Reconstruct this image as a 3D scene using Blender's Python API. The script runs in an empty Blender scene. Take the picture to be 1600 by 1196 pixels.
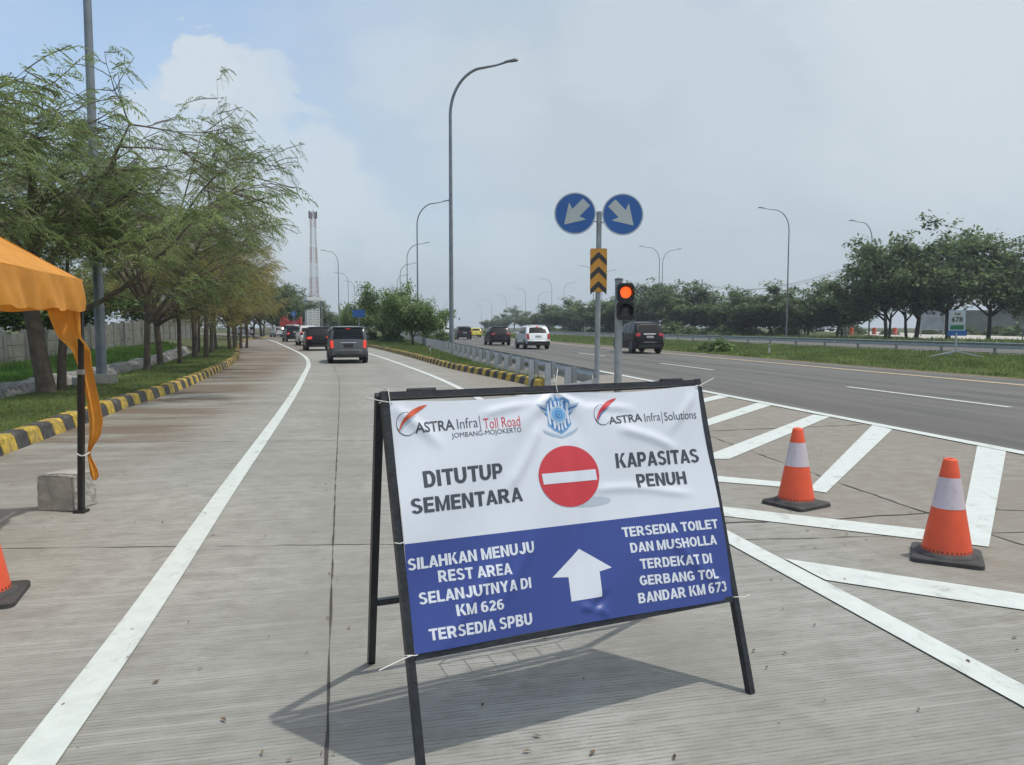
import bpy, bmesh, math, random
import numpy as np
from mathutils import Vector, Matrix

# ------------------------------------------------------------------ camera
SC = bpy.context.scene
COL = SC.collection
FPX, CAMH = 1200.0, 1.5
PITCH = math.atan(87 / FPX)
cam = bpy.data.cameras.new('camera')
cam.sensor_width = 36; cam.lens = 27; cam.sensor_fit = 'HORIZONTAL'
cam.clip_start = 0.05; cam.clip_end = 6000
camo = bpy.data.objects.new('camera', cam); COL.objects.link(camo)
camo.location = (0, 0, CAMH); camo.rotation_euler = (math.pi / 2 - PITCH, 0, 0)
SC.camera = camo

# ------------------------------------------------------------------ sun, sky, exposure
SUN_EL, SUN_AZ = math.radians(70.2), math.radians(102)
SUNV = np.array([math.sin(SUN_AZ) * math.cos(SUN_EL), math.cos(SUN_AZ) * math.cos(SUN_EL), math.sin(SUN_EL)])
sl = bpy.data.lights.new('sun', 'SUN'); sl.energy = 2.1; sl.angle = math.radians(0.9); sl.color = (1, .95, .86)
so = bpy.data.objects.new('sun', sl); COL.objects.link(so)
so.rotation_euler = Vector(-SUNV).to_track_quat('-Z', 'Y').to_euler()
so.location = (30, -10, 60)
SC.view_settings.view_transform = 'Standard'; SC.view_settings.look = 'None'
SC.view_settings.exposure = 0.2; SC.view_settings.gamma = 1.0
SC.view_settings.use_curve_mapping = False

wd = bpy.data.worlds.new('World'); SC.world = wd; wd.use_nodes = True
nt = wd.node_tree; nt.nodes.clear()
def N(tree, kind, **kw):
    n = tree.nodes.new(kind)
    for k, v in kw.items():
        if k.startswith('i_'):
            key = k[2:]; key = int(key) if key.isdigit() else key
            n.inputs[key].default_value = v
        else: setattr(n, k, v)
    return n
def mathn(tree, op, a, b=None, c=None, clamp=False):
    n = tree.nodes.new('ShaderNodeMath'); n.operation = op; n.use_clamp = clamp
    for i, v in enumerate((a, b, c)):
        if v is None: continue
        if isinstance(v, (int, float)): n.inputs[i].default_value = v
        else: tree.links.new(v, n.inputs[i])
    return n.outputs[0]
def mixc(tree, fac, a, b):
    n = tree.nodes.new('ShaderNodeMix'); n.data_type = 'RGBA'
    for i, v in ((0, fac), (6, a), (7, b)):
        if isinstance(v, (int, float)): n.inputs[i].default_value = v
        elif isinstance(v, tuple): n.inputs[i].default_value = v if len(v) == 4 else v + (1,)
        else: tree.links.new(v, n.inputs[i])
    return n.outputs[2]
def ramp(tree, v, x0, x1, y0=0.0, y1=1.0):
    n = tree.nodes.new('ShaderNodeMapRange'); n.interpolation_type = 'SMOOTHSTEP'
    tree.links.new(v, n.inputs[0])
    for i, q in zip((1, 2, 3, 4), (x0, x1, y0, y1)): n.inputs[i].default_value = q
    return n.outputs[0]
def build_world():
    t = nt; L = t.links
    sky = N(t, 'ShaderNodeTexSky', sky_type='NISHITA', sun_disc=False, sun_elevation=SUN_EL, sun_rotation=SUN_AZ,
            air_density=1.2, dust_density=1.2, ozone_density=2.5)
    tc = N(t, 'ShaderNodeTexCoord'); g = tc.outputs['Generated']
    sep = N(t, 'ShaderNodeSeparateXYZ'); L.new(g, sep.inputs[0])
    mp = N(t, 'ShaderNodeMapping'); mp.inputs['Scale'].default_value = (1, 1, 2.2); L.new(g, mp.inputs[0])
    n1 = N(t, 'ShaderNodeTexNoise', i_Scale=3.4, i_Detail=9.0, i_Roughness=.55, i_Distortion=.35); L.new(mp.outputs[0], n1.inputs[0])
    n2 = N(t, 'ShaderNodeTexNoise', i_Scale=1.3, i_Detail=4.0, i_Roughness=.5); L.new(mp.outputs[0], n2.inputs[0])
    # cumulus bank to the upper left of the road
    def blob(v, r0, r1):
        d = N(t, 'ShaderNodeVectorMath', operation='DISTANCE'); L.new(g, d.inputs[0]); d.inputs[1].default_value = v
        w = mathn(t, 'ADD', d.outputs[1], mathn(t, 'MULTIPLY', mathn(t, 'SUBTRACT', n1.outputs[0], .5), .34))
        return ramp(t, w, r1, r0)
    def dirv(px, py):
        v = Vector(((px - 800) / FPX, 1, (511 - py) / FPX)); v.normalize(); return v
    nh = N(t, 'ShaderNodeTexNoise', i_Scale=11.0, i_Detail=8.0, i_Roughness=.6, i_Distortion=.5); L.new(mp.outputs[0], nh.inputs[0])
    def puff(px, py, r, soft, k):
        d = N(t, 'ShaderNodeVectorMath', operation='DISTANCE'); L.new(g, d.inputs[0]); d.inputs[1].default_value = dirv(px, py)
        w = mathn(t, 'ADD', d.outputs[1], mathn(t, 'MULTIPLY', mathn(t, 'SUBTRACT', nh.outputs[0], .5), .11 + soft * .4))
        w = mathn(t, 'ADD', w, mathn(t, 'MULTIPLY', mathn(t, 'SUBTRACT', n1.outputs[0], .5), .10))
        return mathn(t, 'MULTIPLY', ramp(t, w, r + soft, r), k)
    blobs = blob(dirv(1500, 70), .10, .3); blobs = mathn(t, 'MULTIPLY', blobs, .75)
    for q in ((325, 135, .040, .010, .85), (380, 165, .045, .015, .75), (290, 185, .04, .02, .6), (440, 150, .025, .02, .6), (330, 215, .06, .03, .6), (400, 250, .06, .03, .6), (480, 280, .055, .03, .6), (430, 330, .07, .05, .5), (540, 320, .03, .04, .45), (600, 385, .02, .03, .4), (640, 110, .03, .08, .4), (760, 180, .04, .10, .4), (980, 90, .05, .1, .4), (1150, 170, .05, .14, .4), (1340, 60, .05, .10, .6), (790, 390, .02, .05, .3), (1260, 385, .012, .03, .3)):
        blobs = mathn(t, 'MAXIMUM', blobs, puff(*q))
    veil = ramp(t, n2.outputs[0], .35, .68, .3, .85)
    fine = ramp(t, n1.outputs[0], .44, .66, 0, .4)
    # thin high overcast thickens towards the horizon and the right
    low = ramp(t, sep.outputs[2], .0, .42, .95, .0)
    right = ramp(t, sep.outputs[0], -.45, .1, 0, .5)
    m = mathn(t, 'MAXIMUM', mathn(t, 'MAXIMUM', low, mathn(t, 'ADD', mathn(t, 'MULTIPLY', veil, .55), right, clamp=True)), .25)
    skyb = N(t, 'ShaderNodeVectorMath', operation='SCALE'); L.new(sky.outputs[0], skyb.inputs[0]); skyb.inputs['Scale'].default_value = 1.75
    c1 = mixc(t, m, skyb.outputs[0], SKY_VEIL)
    c2 = mixc(t, mathn(t, 'MAXIMUM', blobs, mathn(t, 'MULTIPLY', fine, .45)), c1, SKY_CLOUD)
    # bright aureole of hazy air around the sun, unseen, added for fill light
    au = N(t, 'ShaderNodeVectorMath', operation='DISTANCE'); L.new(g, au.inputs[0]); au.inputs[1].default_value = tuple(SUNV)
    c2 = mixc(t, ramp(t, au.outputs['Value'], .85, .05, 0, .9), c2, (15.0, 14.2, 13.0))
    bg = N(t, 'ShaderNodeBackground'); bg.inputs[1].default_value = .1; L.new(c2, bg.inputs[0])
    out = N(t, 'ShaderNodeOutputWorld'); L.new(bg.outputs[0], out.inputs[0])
SKY_VEIL = (4.45, 5.25, 5.85)
SKY_CLOUD = (6.0, 6.6, 7.0)
build_world()

# ------------------------------------------------------------------ measuring helpers (metres; the ground is z = 0)
cp, sp = math.cos(PITCH), math.sin(PITCH)
_R = np.array([1, 0, 0.]); _F = np.array([0, cp, -sp]); _U = np.array([0, sp, cp]); _C = np.array([0, 0, CAMH])
def _ray(px, py): return _R * (px - 800) / FPX + _U * (598 - py) / FPX + _F
def G(px, py, z=0.0):
    r = _ray(px, py); return _C + r * ((z - CAMH) / r[2])
def AT(px, py, Y):
    r = _ray(px, py); return _C + r * (Y / r[1])
MS, RS = -.1833, -.225                      # headings of the main road and of the slip road
def ML(l, y, z=0.): return np.array([l + MS * y, y, z])
def RL(l, y, z=0.): return np.array([l + RS * y, y, z])
M_ANG, R_ANG = math.atan(-MS), math.atan(-RS)
rnd = random.Random(7)
HAZE = .0006

# ------------------------------------------------------------------ materials
def mat(name, col, rough=.7, metal=0., var=.12, vscale=3., bump=0., bscale=40., spec=.5, coat=0., emit=None, trans=None, island=0.):
    m = bpy.data.materials.new(name); m.use_nodes = True; t = m.node_tree; L = t.links
    b = t.nodes['Principled BSDF']
    b.inputs['Roughness'].default_value = rough; b.inputs['Metallic'].default_value = metal
    b.inputs['Specular IOR Level'].default_value = spec; b.inputs['Coat Weight'].default_value = coat
    tc = N(t, 'ShaderNodeTexCoord')
    n = N(t, 'ShaderNodeTexNoise', i_Scale=vscale, i_Detail=6.0, i_Roughness=.6); L.new(tc.outputs['Object'], n.inputs[0])
    lo = tuple(c * (1 - var) for c in col); hi = tuple(min(1, c * (1 + var)) for c in col)
    c = mixc(t, ramp(t, n.outputs[0], .3, .7), lo, hi)
    if island:
        gm = N(t, 'ShaderNodeNewGeometry')
        f = ramp(t, gm.outputs['Random Per Island'], 0, 1, 1 - island, 1 + island)
        v = N(t, 'ShaderNodeVectorMath', operation='SCALE'); L.new(c, v.inputs[0]); L.new(f, v.inputs['Scale']); c = v.outputs[0]
    L.new(c, b.inputs['Base Color'])
    if bump:
        n3 = N(t, 'ShaderNodeTexNoise', i_Scale=bscale, i_Detail=5.0); L.new(tc.outputs['Object'], n3.inputs[0])
        bp = N(t, 'ShaderNodeBump'); bp.inputs['Strength'].default_value = bump; bp.inputs['Distance'].default_value = .02
        L.new(n3.outputs[0], bp.inputs['Height']); L.new(bp.outputs[0], b.inputs['Normal'])
    if emit:
        b.inputs['Emission Color'].default_value = emit[0] + (1,); b.inputs['Emission Strength'].default_value = emit[1]
    if trans:
        tr = N(t, 'ShaderNodeBsdfTranslucent'); L.new(c, tr.inputs[0])
        mx = N(t, 'ShaderNodeMixShader'); mx.inputs[0].default_value = trans
        L.new(b.outputs[0], mx.inputs[1]); L.new(tr.outputs[0], mx.inputs[2]); L.new(mx.outputs[0], t.nodes['Material Output'].inputs[0])
    return m

def concrete_mat():
    m = bpy.data.materials.new('tined_concrete'); m.use_nodes = True; t = m.node_tree; L = t.links
    b = t.nodes['Principled BSDF']; b.inputs['Roughness'].default_value = .85; b.inputs['Specular IOR Level'].default_value = .25
    tc = N(t, 'ShaderNodeTexCoord'); o = tc.outputs['Object']
    sep = N(t, 'ShaderNodeSeparateXYZ'); L.new(o, sep.inputs[0])
    mp = N(t, 'ShaderNodeMapping'); mp.inputs['Rotation'].default_value = (0, 0, -R_ANG); L.new(o, mp.inputs[0])
    sp2 = N(t, 'ShaderNodeSeparateXYZ'); L.new(mp.outputs[0], sp2.inputs[0])
    lat = sp2.outputs[0]; lon = sp2.outputs[1]
    big = N(t, 'ShaderNodeTexNoise', i_Scale=.55, i_Detail=7.0, i_Roughness=.62); L.new(o, big.inputs[0])
    mid = N(t, 'ShaderNodeTexNoise', i_Scale=5.0, i_Detail=8.0, i_Roughness=.68); L.new(o, mid.inputs[0])
    fin = N(t, 'ShaderNodeTexNoise', i_Scale=90.0, i_Detail=4.0, i_Roughness=.7); L.new(o, fin.inputs[0])
    streak = N(t, 'ShaderNodeMapping'); streak.inputs['Scale'].default_value = (.35, 8, 1); L.new(mp.outputs[0], streak.inputs[0])
    st = N(t, 'ShaderNodeTexNoise', i_Scale=2.0, i_Detail=5.0, i_Roughness=.6); L.new(streak.outputs[0], st.inputs[0])
    c = mixc(t, ramp(t, big.outputs[0], .3, .7), (.255, .252, .226), (.375, .373, .343))
    c = mixc(t, ramp(t, mid.outputs[0], .40, .66, 0, .6), c, (.222, .214, .19))
    c = mixc(t, ramp(t, st.outputs[0], .42, .72, 0, .45), c, (.45, .445, .41))
    c = mixc(t, ramp(t, fin.outputs[0], .35, .8, 0, .35), c, (.21, .197, .17))
    # warmer, dirtier slabs in the gore
    gore = mathn(t, 'MULTIPLY', ramp(t, lat, 2.7, 4.2), ramp(t, mid.outputs[0], .2, .7, .3, .75))
    c = mixc(t, gore, c, (.245, .212, .17))
    st2m = N(t, 'ShaderNodeMapping'); st2m.inputs['Scale'].default_value = (.22, 1.1, 1); L.new(mp.outputs[0], st2m.inputs[0])
    st2 = N(t, 'ShaderNodeTexNoise', i_Scale=1.0, i_Detail=8.0, i_Roughness=.7); L.new(st2m.outputs[0], st2.inputs[0])
    # oil drips down the middle of the lane, tyre darkening on both sides of it
    tl_ = mathn(t, 'ABSOLUTE', mathn(t, 'SUBTRACT', mathn(t, 'ABSOLUTE', mathn(t, 'SUBTRACT', lat, .8)), .78))
    c = mixc(t, mathn(t, 'MULTIPLY', ramp(t, tl_, .5, .05), ramp(t, st.outputs[0], .3, .7, .05, .32)), c, (.20, .19, .165))
    spot = N(t, 'ShaderNodeTexNoise', i_Scale=2.6, i_Detail=3.0, i_Roughness=.5, i_Distortion=.8); L.new(o, spot.inputs[0])
    c = mixc(t, ramp(t, spot.outputs[0], .66, .76, 0, .45), c, (.17, .155, .13))
    # soil washed over the hard shoulder
    nlat = mathn(t, 'MULTIPLY', lat, -1.0)
    d = mathn(t, 'MULTIPLY', ramp(t, nlat, 1.2, 2.6), ramp(t, lon, 6.0, 12.0))
    d = mathn(t, 'MULTIPLY', d, ramp(t, st2.outputs[0], .34, .58))
    c = mixc(t, mathn(t, 'MULTIPLY', d, .85), c, (.15, .105, .07))
    wavy = mathn(t, 'ADD', lon, mathn(t, 'MULTIPLY', mid.outputs[0], .012))
    w = mathn(t, 'SINE', mathn(t, 'MULTIPLY', wavy, 2 * math.pi / .024))
    brk = N(t, 'ShaderNodeMapping'); brk.inputs['Scale'].default_value = (7, 40, 1); L.new(mp.outputs[0], brk.inputs[0])
    bk = N(t, 'ShaderNodeTexNoise', i_Scale=1.0, i_Detail=4.0, i_Roughness=.6); L.new(brk.outputs[0], bk.inputs[0])
    groove = mathn(t, 'MULTIPLY', ramp(t, w, .2, .98), mathn(t, 'MULTIPLY', ramp(t, bk.outputs[0], .38, .6, .1, 1.0), ramp(t, big.outputs[0], .25, .65, .4, 1.0)))
    c = mixc(t, mathn(t, 'MULTIPLY', groove, .7), c, (.14, .13, .11))
    L.new(c, b.inputs['Base Color'])
    h = mathn(t, 'SUBTRACT', mathn(t, 'MULTIPLY', fin.outputs[0], .6), mathn(t, 'MULTIPLY', groove, .8))
    bp = N(t, 'ShaderNodeBump'); bp.inputs['Strength'].default_value = .45; bp.inputs['Distance'].default_value = .004
    L.new(h, bp.inputs['Height']); L.new(bp.outputs[0], b.inputs['Normal'])
    return m
def asphalt_mat():
    m = bpy.data.materials.new('worn_asphalt'); m.use_nodes = True; t = m.node_tree; L = t.links
    b = t.nodes['Principled BSDF']; b.inputs['Roughness'].default_value = .8; b.inputs['Specular IOR Level'].default_value = .3
    tc = N(t, 'ShaderNodeTexCoord'); o = tc.outputs['Object']
    mp = N(t, 'ShaderNodeMapping'); mp.inputs['Rotation'].default_value = (0, 0, -M_ANG); L.new(o, mp.inputs[0])
    mp2 = N(t, 'ShaderNodeMapping'); mp2.inputs['Scale'].default_value = (1.0, .03, 1); L.new(mp.outputs[0], mp2.inputs[0])
    lane = N(t, 'ShaderNodeTexNoise', i_Scale=1.6, i_Detail=5.0); L.new(mp2.outputs[0], lane.inputs[0])
    big = N(t, 'ShaderNodeTexNoise', i_Scale=.4, i_Detail=6.0); L.new(o, big.inputs[0])
    fin = N(t, 'ShaderNodeTexNoise', i_Scale=60.0, i_Detail=3.0); L.new(o, fin.inputs[0])
    c = mixc(t, ramp(t, lane.outputs[0], .35, .65), (.105, .102, .094), (.175, .17, .158))
    c = mixc(t, ramp(t, big.outputs[0], .35, .7, 0, .5), c, (.155, .148, .132))
    c = mixc(t, ramp(t, fin.outputs[0], .3, .75, 0, .4), c, (.075, .073, .068))
    L.new(c, b.inputs['Base Color'])
    bp = N(t, 'ShaderNodeBump'); bp.inputs['Strength'].default_value = .4; bp.inputs['Distance'].default_value = .005
    L.new(fin.outputs[0], bp.inputs['Height']); L.new(bp.outputs[0], b.inputs['Normal'])
    return m
def grass_ground(name, a, bcol, c3, s=.8):
    m = bpy.data.materials.new(name); m.use_nodes = True; t = m.node_tree; L = t.links
    b = t.nodes['Principled BSDF']; b.inputs['Roughness'].default_value = .95; b.inputs['Specular IOR Level'].default_value = .1
    tc = N(t, 'ShaderNodeTexCoord'); o = tc.outputs['Object']
    n1 = N(t, 'ShaderNodeTexNoise', i_Scale=s, i_Detail=8.0, i_Roughness=.65); L.new(o, n1.inputs[0])
    n2 = N(t, 'ShaderNodeTexNoise', i_Scale=s * 14, i_Detail=6.0, i_Roughness=.7); L.new(o, n2.inputs[0])
    c = mixc(t, ramp(t, n1.outputs[0], .35, .65), a, bcol); c = mixc(t, ramp(t, n2.outputs[0], .45, .7, 0, .7), c, c3)
    L.new(c, b.inputs['Base Color'])
    bp = N(t, 'ShaderNodeBump'); bp.inputs['Strength'].default_value = .8; bp.inputs['Distance'].default_value = .05
    L.new(n2.outputs[0], bp.inputs['Height']); L.new(bp.outputs[0], b.inputs['Normal'])
    return m
M = {}
M['concrete'] = concrete_mat(); M['asphalt'] = asphalt_mat()
M['ground'] = grass_ground('rough_grass_ground', (.055, .075, .022), (.09, .10, .04), (.13, .11, .065), .25)
M['verge'] = grass_ground('verge_ground', (.085, .12, .035), (.12, .14, .05), (.17, .14, .085), 1.0)
M['bank'] = grass_ground('bank_ground', (.06, .12, .025), (.08, .15, .03), (.07, .08, .03), 1.0)
M['soil'] = grass_ground('bare_soil', (.20, .16, .115), (.26, .215, .16), (.15, .12, .08), 1.2)
M['paint'] = mat('road_paint', (.59, .63, .595), .6, var=.06, vscale=9, bump=.15, bscale=60)
def wear(m, col, lo, hi, k, scale):
    """scuffs and grime with a shape of their own over a paint"""
    t = m.node_tree; b = t.nodes['Principled BSDF']; src = b.inputs['Base Color'].links[0].from_socket; tc = N(t, 'ShaderNodeTexCoord')
    mp = N(t, 'ShaderNodeMapping'); mp.inputs['Scale'].default_value = scale; t.links.new(tc.outputs['Object'], mp.inputs[0])
    n = N(t, 'ShaderNodeTexNoise', i_Scale=1.0, i_Detail=9.0, i_Roughness=.72, i_Distortion=.6); t.links.new(mp.outputs[0], n.inputs[0])
    t.links.new(mixc(t, ramp(t, n.outputs[0], lo, hi, 0, k), src, col), b.inputs['Base Color'])
wear(M['paint'], (.27, .265, .24), .53, .74, .75, (6, 3.2, 4))
M['paint_y'] = mat('yellow_road_paint', (.62, .47, .27), .7, var=.2, vscale=4)
M['joint'] = mat('joint_sealant', (.06, .055, .05), .9, var=.3)
M['kerb_y'] = mat('yellow_kerb_paint', (.47, .325, .05), .75, var=.35, vscale=9, bump=.3); wear(M['kerb_y'], (.17, .15, .11), .48, .66, .8, (4, 4, 4))
M['kerb_k'] = mat('black_kerb_paint', (.055, .053, .05), .8, var=.4, vscale=9, bump=.3); wear(M['kerb_k'], (.20, .18, .15), .52, .70, .7, (4, 4, 4))
M['galv'] = mat('galvanised_steel', (.34, .36, .37), .5, .55, var=.16, vscale=5)
M['galv_lt'] = mat('guardrail_steel', (.43, .46, .49), .5, .35, var=.14, vscale=5)
M['lampgrey'] = mat('lamp_post_grey', (.23, .25, .27), .5, .5, var=.15)
M['lampdark'] = mat('luminaire_grey', (.14, .15, .16), .5, .3)
M['frame'] = mat('black_painted_steel', (.017, .02, .026), .42, .0, var=.35, vscale=25, bump=.2, bscale=80)
M['banner_w'] = mat('banner_white_vinyl', (.66, .70, .77), .42, var=.03, vscale=3, spec=.4)
M['banner_b'] = mat('banner_blue_vinyl', (.042, .070, .27), .38, var=.06, vscale=3, spec=.45)
M['ink_grey'] = mat('banner_grey_ink', (.06, .068, .085), .45, var=.05)
M['ink_white'] = mat('banner_white_ink', (.66, .70, .77), .42, var=.03)
M['ink_red'] = mat('banner_red_ink', (.56, .045, .06), .42, var=.05)
M['ink_orange'] = mat('banner_orange_ink', (.62, .11, .045), .42, var=.25, vscale=14)
M['ink_blue'] = mat('emblem_blue_ink', (.055, .17, .42), .42, var=.1)
M['ink_sky'] = mat('emblem_sky_ink', (.14, .34, .60), .42, var=.1)
M['ink_pale'] = mat('pale_blue_ink', (.36, .47, .60), .42, var=.1)
M['ink_shade'] = mat('faded_grey_print', (.44, .50, .57), .45, var=.1)
M['string'] = mat('white_string', (.68, .67, .62), .8)
M['cone'] = mat('cone_orange', (.80, .105, .040), .45, var=.08, vscale=5)
wear(M['cone'], (.34, .09, .05), .56, .76, .7, (14, 14, 6))
M['cone_w'] = mat('cone_reflective_band', (.60, .53, .57), .35, var=.06)
wear(M['cone_w'], (.30, .26, .25), .54, .76, .7, (16, 16, 9))
M['rubber'] = mat('black_rubber', (.055, .052, .052), .75, var=.25, vscale=14, bump=.2)
M['tent'] = mat('orange_tent_cloth', (.78, .345, .05), .65, var=.10, vscale=4, trans=.28, bump=.55, bscale=7)
M['tent_pole'] = mat('black_tent_pole', (.022, .02, .02), .5)
M['block'] = mat('rough_concrete_block', (.40, .385, .34), .95, var=.2, vscale=7, bump=.7, bscale=30)
M['wallp'] = mat('precast_wall_panel', (.26, .265, .245), .9, var=.22, vscale=2.5, bump=.2)
M['wallpost'] = mat('precast_wall_post', (.24, .245, .23), .9, var=.2)
M['stone'] = mat('drain_stone', (.25, .24, .22), .95, var=.45, vscale=6, bump=1.0, bscale=9)
M['bark'] = mat('grey_brown_bark', (.12, .094, .07), .9, var=.3, vscale=6, bump=.7, bscale=25)
M['bark_d'] = mat('dark_bark', (.06, .05, .04), .9, var=.3, vscale=6)
M['leaf_y'] = mat('olive_leaf', (.30, .27, .10), .6, var=.3, vscale=.8, trans=.58, island=.3)
M['leaf_n'] = mat('fresh_pinnate_leaf', (.215, .275, .11), .6, var=.3, vscale=1.2, trans=.58, island=.3)
M['leaf_m'] = mat('mid_green_leaf', (.15, .225, .075), .6, var=.3, vscale=.7, trans=.45, island=.35)
M['leaf_d'] = mat('dark_green_leaf', (.135, .19, .08), .6, var=.35, vscale=.5, trans=.52, island=.4)
M['grass'] = mat('grass_blade', (.16, .215, .065), .7, var=.4, vscale=.5, trans=.5, island=.45)
M['grass_b'] = mat('bright_grass_blade', (.135, .25, .055), .7, var=.3, vscale=.7, trans=.5, island=.4)
M['sign_blue'] = mat('sign_blue_sheeting', (.026, .115, .36), .4, var=.05)
M['sign_white'] = mat('sign_white_sheeting', (.46, .50, .50), .4, var=.04)
M['sign_rim'] = mat('sign_rim_grey', (.42, .47, .55), .45)
M['sign_or'] = mat('sign_orange_sheeting', (.58, .27, .035), .45, var=.06)
M['sign_k'] = mat('sign_black', (.035, .035, .036), .5)
M['sign_green'] = mat('sign_green_sheeting', (.02, .16, .08), .45)
M['tl_body'] = mat('traffic_light_black', (.018, .018, .02), .45)
M['tl_red'] = mat('lit_red_lens', (.8, .1, .02), .4, emit=((1., .13, .02), .95), var=.2, vscale=60)
M['tl_off'] = mat('unlit_lens', (.05, .05, .055), .2)
M['glass'] = mat('tinted_glass', (.010, .013, .016), .12, spec=.22, var=.05)
M['tyre'] = mat('tyre_rubber', (.018, .018, .018), .85)
M['rim'] = mat('alloy_rim', (.34, .35, .36), .35, .7)
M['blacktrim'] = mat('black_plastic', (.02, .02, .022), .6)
M['chrome'] = mat('chrome_trim', (.62, .64, .65), .2, .9)
M['plate'] = mat('plate_white', (.5, .52, .52), .5)
M['plate_k'] = mat('plate_black', (.03, .03, .032), .5)
M['tail'] = mat('tail_lamp_red', (.35, .012, .012), .2, spec=.6)
M['brake'] = mat('lit_brake_lamp', (.6, .03, .02), .3, emit=((1, .08, .05), .35))
M['lens_clear'] = mat('clear_lamp_lens', (.5, .48, .45), .2)
M['c_grey'] = mat('grey_car_paint', (.075, .083, .09), .32, .1, spec=.4, coat=.35, var=.08)
M['c_black'] = mat('black_car_paint', (.006, .007, .009), .3, 0., spec=.16, coat=.12, var=.05)
M['c_navy'] = mat('dark_blue_car_paint', (.008, .010, .015), .3, 0., spec=.18, coat=.12, var=.05)
M['c_white'] = mat('white_car_paint', (.74, .76, .78), .25, coat=.5, var=.03)
M['c_silver'] = mat('silver_car_paint', (.33, .345, .36), .3, .5, coat=.5, var=.04)
M['c_pearl'] = mat('pearl_car_paint', (.55, .54, .51), .3, .2, coat=.5, var=.04)
M['c_yellow'] = mat('yellow_car_paint', (.62, .52, .03), .3, coat=.5, var=.04)
M['tower_red'] = mat('tower_red_paint', (.30, .11, .10), .6)
M['tower_white'] = mat('tower_white_paint', (.5, .5, .5), .6)
M['red'] = mat('red_cladding', (.50, .045, .04), .5)
M['white'] = mat('white_cladding', (.72, .73, .73), .6, var=.06)
M['greywall'] = mat('grey_rendered_wall', (.17, .175, .17), .9, var=.2, vscale=.4)
M['billboard'] = mat('back_of_billboard', (.22, .255, .28), .7, var=.2, vscale=.6)
M['wire'] = mat('overhead_wire', (.08, .085, .09), .6)
M['timber'] = mat('concrete_utility_pole', (.22, .22, .215), .85, var=.15)
M['debris'] = mat('dry_leaf_litter', (.16, .11, .06), .9, var=.4, island=.4)

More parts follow.
